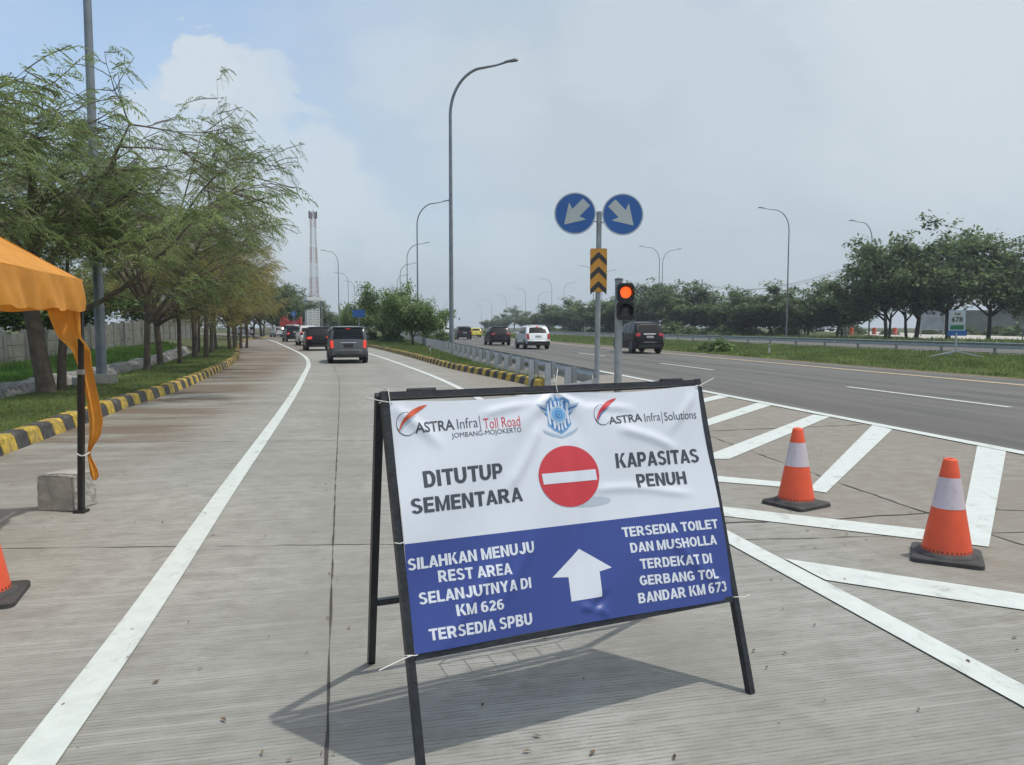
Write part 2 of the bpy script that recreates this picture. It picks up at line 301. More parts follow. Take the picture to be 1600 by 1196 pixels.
# ------------------------------------------------------------------ mesh helper
class MB:
    def __init__(s): s.v = []; s.f = []; s.m = []
    def add(s, vs, fs, mi=0):
        o = len(s.v); s.v.extend([tuple(map(float, q)) for q in vs])
        for f in fs: s.f.append(tuple(i + o for i in f)); s.m.append(mi)
    def box(s, c, size, rot=None, mi=0, taper=1.0):
        hx, hy, hz = [q / 2 for q in size]; vs = []
        for z in (-1, 1):
            k = taper if z > 0 else 1.0
            for x, y in ((-1, -1), (1, -1), (1, 1), (-1, 1)): vs.append(Vector((x * hx * k, y * hy * k, z * hz)))
        if rot is not None:
            mt = Matrix.Rotation(rot, 3, 'Z') if isinstance(rot, (int, float)) else rot
            vs = [mt @ q for q in vs]
        c = Vector(tuple(map(float, c)))
        s.add([q + c for q in vs], [(3, 2, 1, 0), (4, 5, 6, 7), (0, 1, 5, 4), (1, 2, 6, 5), (2, 3, 7, 6), (3, 0, 4, 7)], mi)
        return s
    def bar(s, a, b, w, d, up=(0, 0, 1), mi=0):
        """a square bar from a to b, w wide and d deep"""
        a = Vector(tuple(map(float, a))); b = Vector(tuple(map(float, b))); t = (b - a).normalized(); u = Vector(up)
        x = t.cross(u)
        if x.length < 1e-4: x = t.cross(Vector((1, 0, 0)))
        x.normalize(); y = x.cross(t).normalized(); vs = []
        for p in (a, b):
            for i, j in ((-1, -1), (1, -1), (1, 1), (-1, 1)): vs.append(p + x * (i * w / 2) + y * (j * d / 2))
        s.add(vs, [(0, 1, 2, 3), (7, 6, 5, 4), (4, 5, 1, 0), (5, 6, 2, 1), (6, 7, 3, 2), (7, 4, 0, 3)], mi); return s
    def tube(s, pts, rad, n=8, mi=0, cap=True):
        pts = [Vector(tuple(map(float, p))) for p in pts]
        if isinstance(rad, (int, float)): rad = [rad] * len(pts)
        t0 = (pts[1] - pts[0]).normalized(); ref = Vector((0, 0, 1)) if abs(t0.z) < .9 else Vector((1, 0, 0))
        x = t0.cross(ref).normalized(); vs = []
        for i, p in enumerate(pts):
            t = (pts[min(i + 1, len(pts) - 1)] - pts[max(i - 1, 0)])
            if t.length < 1e-9: t = t0.copy()
            t.normalize(); x = (x - t * x.dot(t)); x = x.normalized() if x.length > 1e-6 else t.orthogonal().normalized()
            y = t.cross(x)
            for k in range(n):
                a = 2 * math.pi * k / n; vs.append(p + (x * math.cos(a) + y * math.sin(a)) * rad[i])
        fs = []
        for i in range(len(pts) - 1):
            for k in range(n):
                k2 = (k + 1) % n; fs.append((i * n + k, i * n + k2, (i + 1) * n + k2, (i + 1) * n + k))
        if cap: fs.append(tuple(range(n - 1, -1, -1))); fs.append(tuple(range((len(pts) - 1) * n, len(pts) * n)))
        s.add(vs, fs, mi); return s
    def lathe(s, prof, n=32, c=(0, 0, 0), mi=0, axis='z', cap=True):
        vs = []; fs = []
        for r, z in prof:
            for k in range(n):
                a = 2 * math.pi * k / n
                q = (r * math.cos(a), r * math.sin(a), z) if axis == 'z' else ((z, r * math.cos(a), r * math.sin(a)) if axis == 'x' else (r * math.sin(a), z, r * math.cos(a)))
                vs.append((q[0] + c[0], q[1] + c[1], q[2] + c[2]))
        for i in range(len(prof) - 1):
            for k in range(n):
                k2 = (k + 1) % n; fs.append((i * n + k, i * n + k2, (i + 1) * n + k2, (i + 1) * n + k))
        if cap: fs.append(tuple(range(n - 1, -1, -1))); fs.append(tuple(range((len(prof) - 1) * n, len(prof) * n)))
        s.add(vs, fs, mi); return s
    def grid(s, P, mi=0, flip=False):
        nr, nc = len(P), len(P[0]); vs = [q for r in P for q in r]; fs = []
        for i in range(nr - 1):
            for j in range(nc - 1):
                f = (i * nc + j, i * nc + j + 1, (i + 1) * nc + j + 1, (i + 1) * nc + j); fs.append(f[::-1] if flip else f)
        s.add(vs, fs, mi); return s
    def poly(s, pts, mi=0): s.add(pts, [tuple(range(len(pts)))], mi); return s
    def prism(s, pts2, y0, y1, mi=0, tr=lambda x, y, z: (x, y, z)):
        n = len(pts2); vs = [tr(a, y0, b) for a, b in pts2] + [tr(a, y1, b) for a, b in pts2]
        fs = [tuple(range(n)), tuple(range(2 * n - 1, n - 1, -1))] + [((i + 1) % n, i, n + i, n + (i + 1) % n) for i in range(n)]
        s.add(vs, fs, mi); return s
    def build(s, name, mats, parent=None, smooth=None, loc=(0, 0, 0), recalc=True):
        me = bpy.data.meshes.new(name); me.from_pydata(s.v, [], s.f)
        if not isinstance(mats, (list, tuple)): mats = [mats]
        for q in mats: me.materials.append(q)
        me.polygons.foreach_set('material_index', s.m)
        if recalc:
            bm = bmesh.new(); bm.from_mesh(me); bmesh.ops.recalc_face_normals(bm, faces=bm.faces); bm.to_mesh(me); bm.free()
        if smooth is not None:
            me.polygons.foreach_set('use_smooth', [True] * len(me.polygons)); me.set_sharp_from_angle(angle=math.radians(smooth))
        me.update()
        return link(name, me, parent, loc)
def link(name, me, parent=None, loc=(0, 0, 0)):
    o = bpy.data.objects.new(name, me); COL.objects.link(o); o.location = tuple(map(float, loc))
    if parent is not None: o.parent = parent
    return o
def raw_mesh(name, v, quads=None, tris=None, mats=()):
    """fast mesh from numpy arrays"""
    me = bpy.data.meshes.new(name); v = np.asarray(v, dtype=np.float32); me.vertices.add(len(v)); me.vertices.foreach_set('co', v.ravel())
    if quads is not None: idx = np.asarray(quads, dtype=np.int32); k = 4
    else: idx = np.asarray(tris, dtype=np.int32); k = 3
    me.loops.add(idx.size); me.loops.foreach_set('vertex_index', idx.ravel()); me.polygons.add(len(idx))
    me.polygons.foreach_set('loop_start', np.arange(0, idx.size, k, dtype=np.int32))
    for q in mats: me.materials.append(q)
    me.update(calc_edges=True); me.validate(); return me
def thing(name, label, cat, loc=(0, 0, 0), rz=0, group=None):
    o = bpy.data.objects.new(name, None); COL.objects.link(o); o.location = tuple(map(float, loc)); o.rotation_euler = (0, 0, rz)
    o.empty_display_size = .3
    return tag(o, label, cat, group)
def tag(o, label, cat, group=None, kind=None):
    o['label'] = label; o['category'] = cat
    if group: o['group'] = group
    if kind: o['kind'] = kind
    return o
def struct(o, label=None, kind='structure'):
    o['kind'] = kind
    if label: o['label'] = label
    return o
def copy_tree(o, parent=None):
    c = o.copy(); COL.objects.link(c)
    if parent is not None: c.parent = parent
    for ch in list(o.children): copy_tree(ch, c)
    return c

# ================================================================== THE SETTING
def sheet(name, pts, m, z=0.):
    return struct(MB().poly([(p[0], p[1], z) for p in pts]).build(name, m, recalc=False))
g = MB(); nseg = 48
g.poly([(900 * math.cos(2 * math.pi * k / nseg), 300 + 900 * math.sin(2 * math.pi * k / nseg), -.06) for k in range(nseg)])
struct(g.build('ground', M['ground'], recalc=False), 'flat grassy ground reaching the horizon')

# kerb foot lines
KL = [G(*p) for p in ((280, 612), (332.5, 587), (366.6, 568.6), (374, 560.5), (375, 553), (374.5, 545), (376, 536.5), (390, 530.5), (422, 527.5))]
KL = [RL(-3.95, y) for y in (-6, -2, 2, 6, 9, 11, 13, 15)] + KL
KR = [G(*p) for p in ((838, 606), (825, 602), (760, 588), (700, 576.5), (640, 558), (579, 543), (520, 532.5), (480, 528), (455, 525))]
def resample(P, step):
    P = [np.asarray(p, float)[:2] for p in P]; out = [P[0]]; d = 0
    for a, b in zip(P, P[1:]):
        L = np.linalg.norm(b - a); s = step - d
        while s <= L: out.append(a + (b - a) * s / L); s += step
        d = (d + L) % step
    return np.array(out)
def smooth_poly(P, it=3):
    P = [np.asarray(p, float)[:2] for p in P]
    for _ in range(it):
        Q = [P[0]]
        for a, b in zip(P, P[1:]): Q += [a * .75 + b * .25, a * .25 + b * .75]
        Q.append(P[-1]); P = Q
    return P
def normals(P):
    T = np.gradient(P, axis=0); T /= np.linalg.norm(T, axis=1)[:, None]; return np.stack([-T[:, 1], T[:, 0]], 1)    # to the left of travel
KLs = resample(smooth_poly(KL), .425); KRs = resample(smooth_poly(KR, 2), .40)

# concrete slip road: from the left kerb to the edge line of the main road
pts = [tuple(p) for p in KLs[::3]] + [(-75, 175), (-70, 182)] + [tuple(p) for p in KRs[::-1][::3]] + [tuple(ML(5.0, 24)), tuple(ML(7.75, 24)), tuple(ML(7.75, -8))]
bmc = bmesh.new(); bmc.faces.new([bmc.verts.new((p[0], p[1], 0)) for p in pts]); bmesh.ops.triangulate(bmc, faces=bmc.faces)
me = bpy.data.meshes.new('slip_road'); bmc.to_mesh(me); bmc.free(); me.materials.append(M['concrete'])
struct(link('slip_road', me), 'pale grooved concrete slip road')
main = MB(); ys = [-8, 24, 24.01, 60, 120, 200, 320, 520, 800]
Lft = [7.62, 7.62, 4.35, 4.35, 4.35, 4.35, 4.35, 4.35, 4.35]
def bend(y): return 0 if y < 100 else (y - 100) ** 2 * .00030       # the main road swings right far ahead
def MB_(l, y, z=0.): q = ML(l, y, z); q[0] += bend(y); return q
ysm = [-8, 24, 24.01] + list(range(30, 720, 15))
main.grid([[MB_(7.62 if y <= 24 else 4.35, y, .004), MB_(18.35, y, .004)] for y in ysm])
struct(main.build('main_road', M['asphalt'], recalc=False), 'grey asphalt carriageway of the toll road')
opp = MB().grid([[MB_(36.2, y, .0), MB_(45.5, y, .0)] for y in range(-8, 720, 15)])
struct(opp.build('opposite_road', M['asphalt'], recalc=False))
drain = MB().grid([[MB_(34.0, y, .02), MB_(34.8, y, .02)] for y in range(-8, 400, 15)])
struct(drain.build('drain_strip_path', mat('pale_drain_concrete', (.42, .40, .36), .9, var=.15), recalc=False))
sh = MB()
for y0 in range(0, 200, 2):
    w0 = .55 + .25 * math.sin(y0 * .7) + .15 * math.sin(y0 * 1.9); w1 = .55 + .25 * math.sin((y0 + 2) * .7) + .15 * math.sin((y0 + 2) * 1.9)
    sh.poly([MB_(18.3, y0, -.01), MB_(18.35 + w0, y0, .012), MB_(18.35 + w1, y0 + 2, .012), MB_(18.3, y0 + 2, -.01)])
struct(sh.build('soil_shoulder_ground', M['soil'], recalc=False))
RST = [(1620, 527), (1620, 538), (1450, 529.5), (1330, 521.5), (1288, 518), (1288, 515.6), (1330, 517), (1450, 521.5)]
sheet('rest_area_road', [G(*p) for p in RST], mat('pale_far_concrete', (.46, .43, .38), .9, var=.1), -.02)

# painted lines
def strip(mb, P, w, z=.008, mi=0, closed=False):
    P = np.array([np.asarray(p, float)[:2] for p in P]); n = normals(P)
    mb.grid([[(p[0] + q[0] * w / 2, p[1] + q[1] * w / 2, z), (p[0] - q[0] * w / 2, p[1] - q[1] * w / 2, z)] for p, q in zip(P, n)], mi)
ll = [RL(-1.2, -2.), G(20, 1240)] + [G(*p) for p in ((51, 1196), (194, 1002.5), (287, 867), (345, 780), (396, 708), (440, 646), (466, 605))] + [G(*p) for p in ((476, 585), (483, 572), (481, 562), (473, 554.5), (455, 545.5), (423, 531.5), (402, 526))]
mb = MB(); strip(mb, smooth_poly(ll, 3), .16); struct(mb.build('edge_line_road_marking', M['paint'], recalc=False), 'white line along the left of the slip road')
rl = [RL(2.45, -2.)] + [G(*p) for p in ((1640, 1112), (1600, 1090), (1281, 918), (1131, 837), (950, 737), (820, 663), (704, 599))] + [G(*p) for p in ((640, 574), (579, 553), (525, 541), (480, 531), (450, 526))]
mb = MB(); strip(mb, smooth_poly(rl, 3), .16, .0082); struct(mb.build('gore_line_road_marking', M['paint'], recalc=False))
mb = MB(); strip(mb, [MB_(7.72, y) for y in range(-6, 500, 6)], .2, .012); struct(mb.build('main_edge_road_marking', M['paint'], recalc=False))
mb = MB()
for k in range(-2, 30):
    y0 = 14.2 + 12.4 * k; strip(mb, [MB_(11.86, y0), MB_(11.86, y0 + 2.4), MB_(11.86, y0 + 4.9)], .14, .012)
struct(mb.build('lane_dash_road_marking', M['paint'], recalc=False))
mb = MB(); strip(mb, [MB_(16.7, y) for y in range(-6, 500, 6)], .2, .012); struct(mb.build('median_line_road_marking', M['paint_y'], recalc=False))
CHEV = [[(1527, 697), (1572, 706), (1545, 856), (1497, 850)], [(1126, 792.5), (1448, 829), (1500, 835), (1498, 850), (1446, 845), (1126, 807)],
        [(1364, 664), (1394, 672), (1291, 771), (1262, 767)], [(1100, 743), (1222, 754), (1276, 760), (1266, 768), (1222, 762), (1100, 752)],
        [(1271, 648.6), (1297, 652), (1140, 718), (1106, 712)], [(1000, 701), (1118, 711), (1140, 718), (1106, 718), (1000, 708)],
        [(1184, 630), (1207, 633.4), (1100, 668.5), (1080, 664)], [(1128, 616.8), (1145, 619.5), (1085, 632.5), (1068, 629.5)],
        [(1226, 874.5), (1420, 903.5), (1640, 936), (1640, 961), (1420, 928), (1290, 908), (1272, 899)]]
mb = MB()
CH = [[G(px, py)[:2] for px, py in pl] for pl in CHEV]
def reach(a, b, l=2.86):        # run the edge b -> a on until it meets the gore line
    d = a - b; f = lambda p: p[0] - RS * p[1]; return a + d * ((l - f(a)) / (f(d)))
for i in (1, 3, 5): CH[i][0] = reach(CH[i][0], CH[i][1]); CH[i][-1] = reach(CH[i][-1], CH[i][-2])
dv = CH[1][0] - CH[1][1]
for i in (6, 7):                # the arms of the two farthest chevrons
    a = CH[i][3]; c_ = CH[i][2]; CH.append([a, reach(a, a - dv), reach(c_, c_ - dv), c_])
for i, pl in enumerate(CH): mb.poly([tuple(p) + (.0065 if i % 2 else .0069,) for p in pl])
struct(mb.build('chevron_road_marking', M['paint'], recalc=False), 'white chevron hatching painted in the gore')

# slab joints and cracks
mb = MB()
def crack(pts, w, jit=.006, seed=1):
    r = random.Random(seed); P = []
    for a, b in zip(pts, pts[1:]):
        a = np.asarray(a, float)[:2]; b = np.asarray(b, float)[:2]; k = max(2, int(np.linalg.norm(b - a) / .12))
        for i in range(k):
            P.append(a + (b - a) * i / k + np.array([r.gauss(0, jit), r.gauss(0, jit)]))
    P.append(np.asarray(pts[-1], float)[:2]); n = normals(np.array(P))
    rows = []
    for p, q in zip(P, n):
        ww = w * r.choice((.25, .6, .9, 1.1, 1.3)); rows.append([(p[0] + q[0] * ww / 2, p[1] + q[1] * ww / 2, .0035), (p[0] - q[0] * ww / 2, p[1] - q[1] * ww / 2, .0035)])
    mb.grid(rows)
crack([G(509, 1230), G(514, 1050), G(519, 900), G(524, 760), G(528, 680), G(531, 610), G(529, 590), G(521, 571)], .011, .0012, 3)
for i, y in enumerate((5.05, 9.9, 14.9, 19.8, 24.9, 30, 35, 40)):
    a = RL(-3.9, y); b = RL(2.6, y + .25); c_ = RL(5.2 if y < 20 else 3.2, y + .5)
    crack([a, (a + b) / 2, b, c_], .012 if i else .009, .006, 10 + i)
crack([G(1640, 800), G(1545, 797), G(1440, 803), G(1300, 812), G(1190, 816), G(1130, 818)], .018, .008, 31)
crack([G(1640, 864), G(1560, 840), G(1452, 803), G(1324, 760), G(1170, 704), G(1104, 680)], .02, .006, 33)
crack([G(1110, 674), G(1250, 668), G(1350, 664)], .03, .006, 34)
struct(mb.build('slab_joint_road_marking', M['joint'], recalc=False), 'dark joints and cracks between the concrete slabs')

# kerbs
def kerb(name, P, side, label, h=.2, w=.24):
    n = normals(P) * side; mb = MB()
    r = random.Random(4)
    for i in range(len(P) - 1):
        hh = h * (1 + r.uniform(-.05, .05)); secs = []
        for k in (i, i + 1):
            e = (P[i + 1] - P[i]) * (.02 if k == i else -.02)
            p = P[k] + e; q = n[k]; p = p + q * r.uniform(-.008, .008)
            secs.append([(p[0], p[1], -.03), (p[0] + q[0] * .05, p[1] + q[1] * .05, hh - .035), (p[0] + q[0] * .09, p[1] + q[1] * .09, hh), (p[0] + q[0] * w, p[1] + q[1] * w, hh), (p[0] + q[0] * w, p[1] + q[1] * w, -.03)])
        o = len(mb.v); mb.v += [tuple(map(float, q)) for q in secs[0] + secs[1]]
        for j in range(4): mb.f.append((o + j, o + j + 1, o + j + 6, o + j + 5)); mb.m.append(i % 2)
        mb.f += [(o, o + 1, o + 2, o + 3, o + 4), (o + 9, o + 8, o + 7, o + 6, o + 5)]; mb.m += [i % 2, i % 2]
    return struct(mb.build(name, [M['kerb_y'], M['kerb_k']]), label)
kerb('verge_kerb', KLs, 1, 'yellow and black painted kerb of the left verge')
kerb('island_kerb', KRs, -1, 'yellow and black painted kerb of the grass island')

# left verge, drain and bank
nL = normals(KLs)
def off(i, d, z): p = KLs[i] + nL[i] * d; return (p[0], p[1], z)
idx = [i for i in range(0, len(KLs), 3) if KLs[i][1] < 52]
WBASE = lambda y: .05 + max(0, min(1, (y - 18) / 28)) * .75
mb = MB().grid([[off(i, .235, .185), off(i, .9, .21), off(i, 1.7, .19), off(i, 2.35, .16)] for i in idx]); struct(mb.build('verge_ground', M['verge'], smooth=60, recalc=False))
mb = MB()
rr = random.Random(5); rows = []
for i in range(0, len(KLs)):
    if KLs[i][1] > 50: break
    j = lambda s=.05: rr.uniform(-s, s)
    rows.append([off(i, 2.34, .155), off(i, 2.45 + j(), .10 + j(.03)), off(i, 2.6, -.04), off(i, 2.95, -.045), off(i, 3.05 + j(), .12 + j()), off(i, 3.12 + j(), .22 + j()), off(i, 3.3 + j(), .27 + j(.04)), off(i, 3.55 + j(), .26 + j(.04))])
mb.grid(rows); struct(mb.build('stone_drain_path', M['stone'], smooth=25, recalc=False), 'stone lined drain behind the left verge')
bank = [[off(i, 3.5, .24), off(i, 4.6, .2 + .3 * WBASE(KLs[i][1])), off(i, 6.7, WBASE(KLs[i][1])), off(i, 9.5, WBASE(KLs[i][1]) + .1)] for i in idx]
mb = MB().grid(bank); struct(mb.build('bank_ground', M['bank'], smooth=60, recalc=False))
# grass island between the kerb and the guardrail
isl = []
nR = -normals(KRs)
for i in range(0, len(KRs), 2):
    p = KRs[i] + nR[i] * .22; e = MB_(4.2, max(p[1], 15), .0)
    if p[1] > 150: break
    isl.append([(p[0], p[1], .17), ((p[0] * 2 + e[0]) / 3, (p[1] * 2 + e[1]) / 3, .15), ((p[0] + 2 * e[0]) / 3, (p[1] + 2 * e[1]) / 3, .08), (e[0], e[1], .012)])
mb = MB().grid(isl); struct(mb.build('island_ground', M['verge'], smooth=60, recalc=False))
# median
mb = MB().grid([[MB_(18.75, y, .01), MB_(20, y, .06), MB_(27, y, .02), MB_(33.8, y, .03)] for y in range(-6, 300, 6)]); struct(mb.build('median_ground', M['verge'], recalc=False))

# ------------------------------------------------------------------ grass blades
def blades(name, quads, count, h, w, m, seed, lean=.5, label=None):
    r = np.random.default_rng(seed); Q = np.array(quads, float)            # (n,4,3)
    area = np.linalg.norm(np.cross(Q[:, 1] - Q[:, 0], Q[:, 3] - Q[:, 0]), axis=1)
    cen = Q.mean(1); d = np.maximum(np.hypot(cen[:, 0], cen[:, 1]), 6); wt = area / d ** 1.35; k = r.choice(len(Q), count, p=wt / wt.sum())
    u = r.random((count, 1)); v = r.random((count, 1)); q = Q[k]
    p = (q[:, 0] * (1 - u) + q[:, 1] * u) * (1 - v) + (q[:, 3] * (1 - u) + q[:, 2] * u) * v
    clump = .55 + .9 * (np.sin(p[:, :1] * 2.1 + p[:, 1:2] * .7) * np.sin(p[:, 1:2] * 1.3 + 1.1) * .5 + .5) * r.random((count, 1))
    dist = np.hypot(p[:, 0], p[:, 1])[:, None]; ww = w * (1 + dist / 18)
    hh = h * clump * (.6 + .8 * r.random((count, 1))); a = r.random((count, 1)) * 2 * np.pi
    side = np.concatenate([np.cos(a), np.sin(a), 0 * a], 1) * ww / 2; b = r.random((count, 1)) * 2 * np.pi
    tip = p + np.concatenate([np.cos(b) * lean * hh, np.sin(b) * lean * hh, hh], 1)
    V = np.stack([p - side, p + side, tip], 1).reshape(-1, 3); V[2::3] = tip
    me = raw_mesh(name, V, tris=np.arange(count * 3).reshape(-1, 3), mats=[m]); return struct(link(name, me), label, 'stuff')
def gq(rows):
    out = []
    for a, b in zip(rows, rows[1:]):
        for j in range(len(a) - 1): out.append((a[j], a[j + 1], b[j + 1], b[j]))
    return out
vr = [[off(i, .25, .18), off(i, .9, .2), off(i, 1.7, .18), off(i, 2.35, .15)] for i in idx if KLs[i][1] > 4]
blades('verge_grass', gq(vr), 60000, .055, .007, M['grass'], 1, .8, 'short mown grass on the kerbside verge')
blades('bank_grass', gq([r_ for r_ in bank if r_[0][1] > 6]), 70000, .16, .012, M['grass_b'], 2, .6, 'bright green grass on the bank below the wall')
blades('island_grass', gq(isl), 70000, .15, .011, M['grass'], 3, .5, 'grass on the kerbed island by the slip road')
mrows = [[MB_(18.8, y, .0), MB_(22, y, .03), MB_(28, y, .01), MB_(33.6, y, .0)] for y in np.arange(16, 150, 3.)]
blades('median_grass', gq(mrows), 120000, .15, .013, M['grass'], 4, .5, 'long grass on the median before the guardrail')
orow = [[MB_(46, y, 0), MB_(52, y, 0), MB_(60, y, 0)] for y in np.arange(30, 160, 5.)]
blades('roadside_grass', gq(orow), 30000, .4, .03, M['grass'], 5, .5, 'rough grass under the trees across the toll road')

# ================================================================== THE CLOSURE SIGN
TLp = Vector((-.4604, 2.7297, 1.2583)); TRp = Vector((.8153, 3.3814, 1.2583))
FLp = Vector((-.29373, 2.40338, 0)); FRp = Vector((.98203, 3.05508, 0)); BLp = Vector((-.6302, 3.3378, 0)); BRp = Vector((.6921, 3.8945, 0))
sign = thing('closure_sign', 'folding black steel A-frame sign with white and blue banner standing on the slip road', 'road sign', ((TLp + TRp) / 2).to_tuple()[:2] + (0,))
SO = Vector(sign.location)
W_ = (TRp - TLp).normalized(); D_ = (FLp - TLp).normalized(); NN = (-D_).cross(-W_); NN = W_.cross(-D_).normalized()   # towards the camera
if NN.y > 0: NN = -NN
def SP(s, t, o=0.0): return TLp - SO + W_ * s + D_ * t + NN * o
SW = (TRp - TLp).length; SL = (FLp - TLp).length
mb = MB()
mb.bar(SP(.003, -.010), SP(.003, SL), .026, .030, NN); mb.bar(SP(SW - .003, -.010), SP(SW - .003, SL), .026, .030, NN)
mb.bar(SP(.016, .004), SP(SW - .016, .004), .022, .026, NN); mb.bar(SP(.018, .905), SP(SW - .018, .93), .022, .026, NN)
mb.build('front_frame', M['frame'], sign)
nb = -NN; bofs = (NN * -.042)
mb = MB()
a1, a2, b1, b2 = TLp - SO + bofs, TRp - SO + bofs, BLp - SO, BRp - SO
mb.bar(a1 + Vector((0, 0, .01)), b1, .027, .03, W_); mb.bar(a2 + Vector((0, 0, .01)), b2, .027, .03, W_)
mb.bar(a1 + W_ * .02, a2 - W_ * .02, .024, .028)
cA, cB = a1.lerp(b1, .735), a2.lerp(b2, .735); mb.bar(cA + W_ * .018, cB - W_ * .018, .026, .026)
mb.build('back_frame', M['frame'], sign)
for s in (.15, SW - .13):
    h = MB(); h.box((0, 0, 0), (.10, .03, .016)); h.tube([(-.055, -.008, .006), (.055, -.008, .006)], .008, 8)
    ho = h.build('hinge', M['frame'], sign); ho.location = SP(s, -.010, -.018); ho.rotation_euler = (0, 0, math.atan2(W_.y, W_.x))
# wire shelf slung between the two frames
def shelf_pt(px, py, z=.60):
    g0 = G(px, py); return Vector(tuple(g0 + SUNV * z / SUNV[2])) - SO
q = [shelf_pt(686, 1038), shelf_pt(868, 1004), shelf_pt(890, 1026), shelf_pt(702, 1062)]
mb = MB()
for k in range(6): mb.tube([q[0].lerp(q[1], k / 5), q[3].lerp(q[2], k / 5)], .0028, 6)
mb.tube([q[0], q[1]], .004, 6); mb.tube([q[3], q[2]], .004, 6)
mb.tube([q[0], cA.lerp(cB, .32)], .004, 6); mb.tube([q[1], cA.lerp(cB, .8)], .004, 6)
mb.build('wire_shelf', M['frame'], sign)

_rs = np.random.default_rng(3); _wv = [(_rs.uniform(3, 14), _rs.uniform(3, 14), _rs.uniform(0, 6.28), _rs.uniform(.0006, .0016)) for _ in range(9)]
def wrinkle(s, t):
    s = np.asarray(s, float); t = np.asarray(t, float); z = .016 + 0 * s
    for a, b, c, k in _wv: z = z + 1.5 * k * np.sin(a * s + b * t + c)
    # creases fanning from the tie at the top middle
    dx, dy = s - .705, t - .015; ang = np.arctan2(dx, dy); r = np.hypot(dx, dy)
    z = z + .0075 * np.exp(-r / .22) * np.cos(ang * 7 + .5) * np.clip(r / .05, 0, 1)
    z = z + .006 * np.exp(-((ang + .95) / .16) ** 2) * np.exp(-r / .5) * np.clip(r / .06, 0, 1)
    z = z + .005 * np.exp(-((ang - 1.02) / .14) ** 2) * np.exp(-r / .5) * np.clip(r / .06, 0, 1)
    # upright fold through the middle, slanting folds towards the corners
    z = z - .006 * np.exp(-((s - .70 - .03 * np.sin(4 * t)) / .028) ** 2) * np.clip(1.25 - t, .2, 1)
    def fold(s0, t0, s1, t1, w, h):
        L = math.hypot(s1 - s0, t1 - t0); ux, uy = (s1 - s0) / L, (t1 - t0) / L
        al = (s - s0) * ux + (t - t0) * uy; ac = -(s - s0) * uy + (t - t0) * ux + .012 * np.sin(al * 9)
        return 1.55 * h * np.exp(-(ac / w) ** 2) * np.clip(al / .06, 0, 1) * np.clip((L - al) / .1, 0, 1)
    z = z + fold(.62, .13, .40, .42, .022, .007) + fold(.95, .18, 1.28, .30, .02, .006) + fold(.80, .42, 1.32, .47, .016, .004)
    z = z + fold(.10, .92, .40, .60, .02, .005) + fold(1.40, .90, 1.1, .60, .022, .005) + fold(.52, .55, .33, .80, .02, .004) + fold(.02, .04, .2, .22, .02, .006)
    z = z + fold(1.40, .04, 1.2, .22, .02, .005) + fold(.35, .10, .62, .07, .016, .005) + fold(.82, .09, 1.08, .12, .016, .005)
    # pucker at the bottom under the arrow
    z = z + fold(.67, .84, .77, .89, .014, .013) - fold(.70, .88, .83, .82, .014, .010) + fold(.74, .84, .80, .92, .012, .010)
    return z
def btop(s): return .027 - .006 * (s / 1.43) + .012 * np.sin(np.pi * np.clip(s / .705, 0, 2)) ** 2
def bbot(s): return .893 + .037 * (s / 1.43) - .006 * np.sin(np.pi * np.clip(s / 1.43, 0, 1)) ** 2
def bmid(s): return .529 + .022 * (s / 1.43)
NS, NT = 150, 100
S0, S1 = .016, 1.418
vs = []; mi = []
ss = np.linspace(S0, S1, NS); rows = []
u = np.concatenate([np.linspace(0, 1, 56), np.linspace(1, 2, 44)[1:]])
for uu in u:
    tt = btop(ss) + (bmid(ss) - btop(ss)) * uu if uu <= 1 else bmid(ss) + (bbot(ss) - bmid(ss)) * (uu - 1)
    z = wrinkle(ss, tt); rows.append([SP(a, b, c) for a, b, c in zip(ss, tt, z)])
mb = MB(); mb.grid(rows); 
for i in range(len(mb.f)): mb.m[i] = 0 if (i // (NS - 1)) < 55 else 1
banner = mb.build('banner', [M['banner_w'], M['banner_b']], sign, smooth=80, recalc=False)
def drape(name, V, F, m, layer=1, mis=None, mats=None, stack=False):
    """lay flat artwork given in banner coordinates (s, t) onto the wrinkled cloth"""
    bm = bmesh.new(); vv = [bm.verts.new((a, b, 0)) for a, b in V]
    if stack:
        for i, f in enumerate(F):
            for j in f: vv[j].co.z = (i % 17) * .00004      # strokes of one letter overlap: keep them a hair apart
    for i, f in enumerate(F):
        try: fc = bm.faces.new([vv[j] for j in f]); fc.material_index = mis[i] if mis else 0
        except ValueError: pass
    xs = [a for a, b in V]; ys_ = [b for a, b in V]
    for ax, lo, hi in ((0, min(xs), max(xs)), (1, min(ys_), max(ys_))):
        k = math.floor(lo / .0125) + 1
        while k * .0125 < hi:
            co = (k * .0125, 0, 0) if ax == 0 else (0, k * .0125, 0); no = (1, 0, 0) if ax == 0 else (0, 1, 0)
            bmesh.ops.bisect_plane(bm, geom=bm.verts[:] + bm.edges[:] + bm.faces[:], plane_co=co, plane_no=no); k += 1
    co = np.array([v.co[:] for v in bm.verts]); z = wrinkle(co[:, 0], co[:, 1]) + .0009 * layer + co[:, 2]
    for v, a, b, c in zip(bm.verts, co[:, 0], co[:, 1], z): v.co = SP(a, b, c)
    for f in bm.faces:
        f.normal_update(); f.smooth = True
        if f.normal.dot(NN) < 0: f.normal_flip()
    me = bpy.data.meshes.new(name); bm.to_mesh(me); bm.free()
    for q in (mats or [m]): me.materials.append(q)
    return link(name, me, banner)
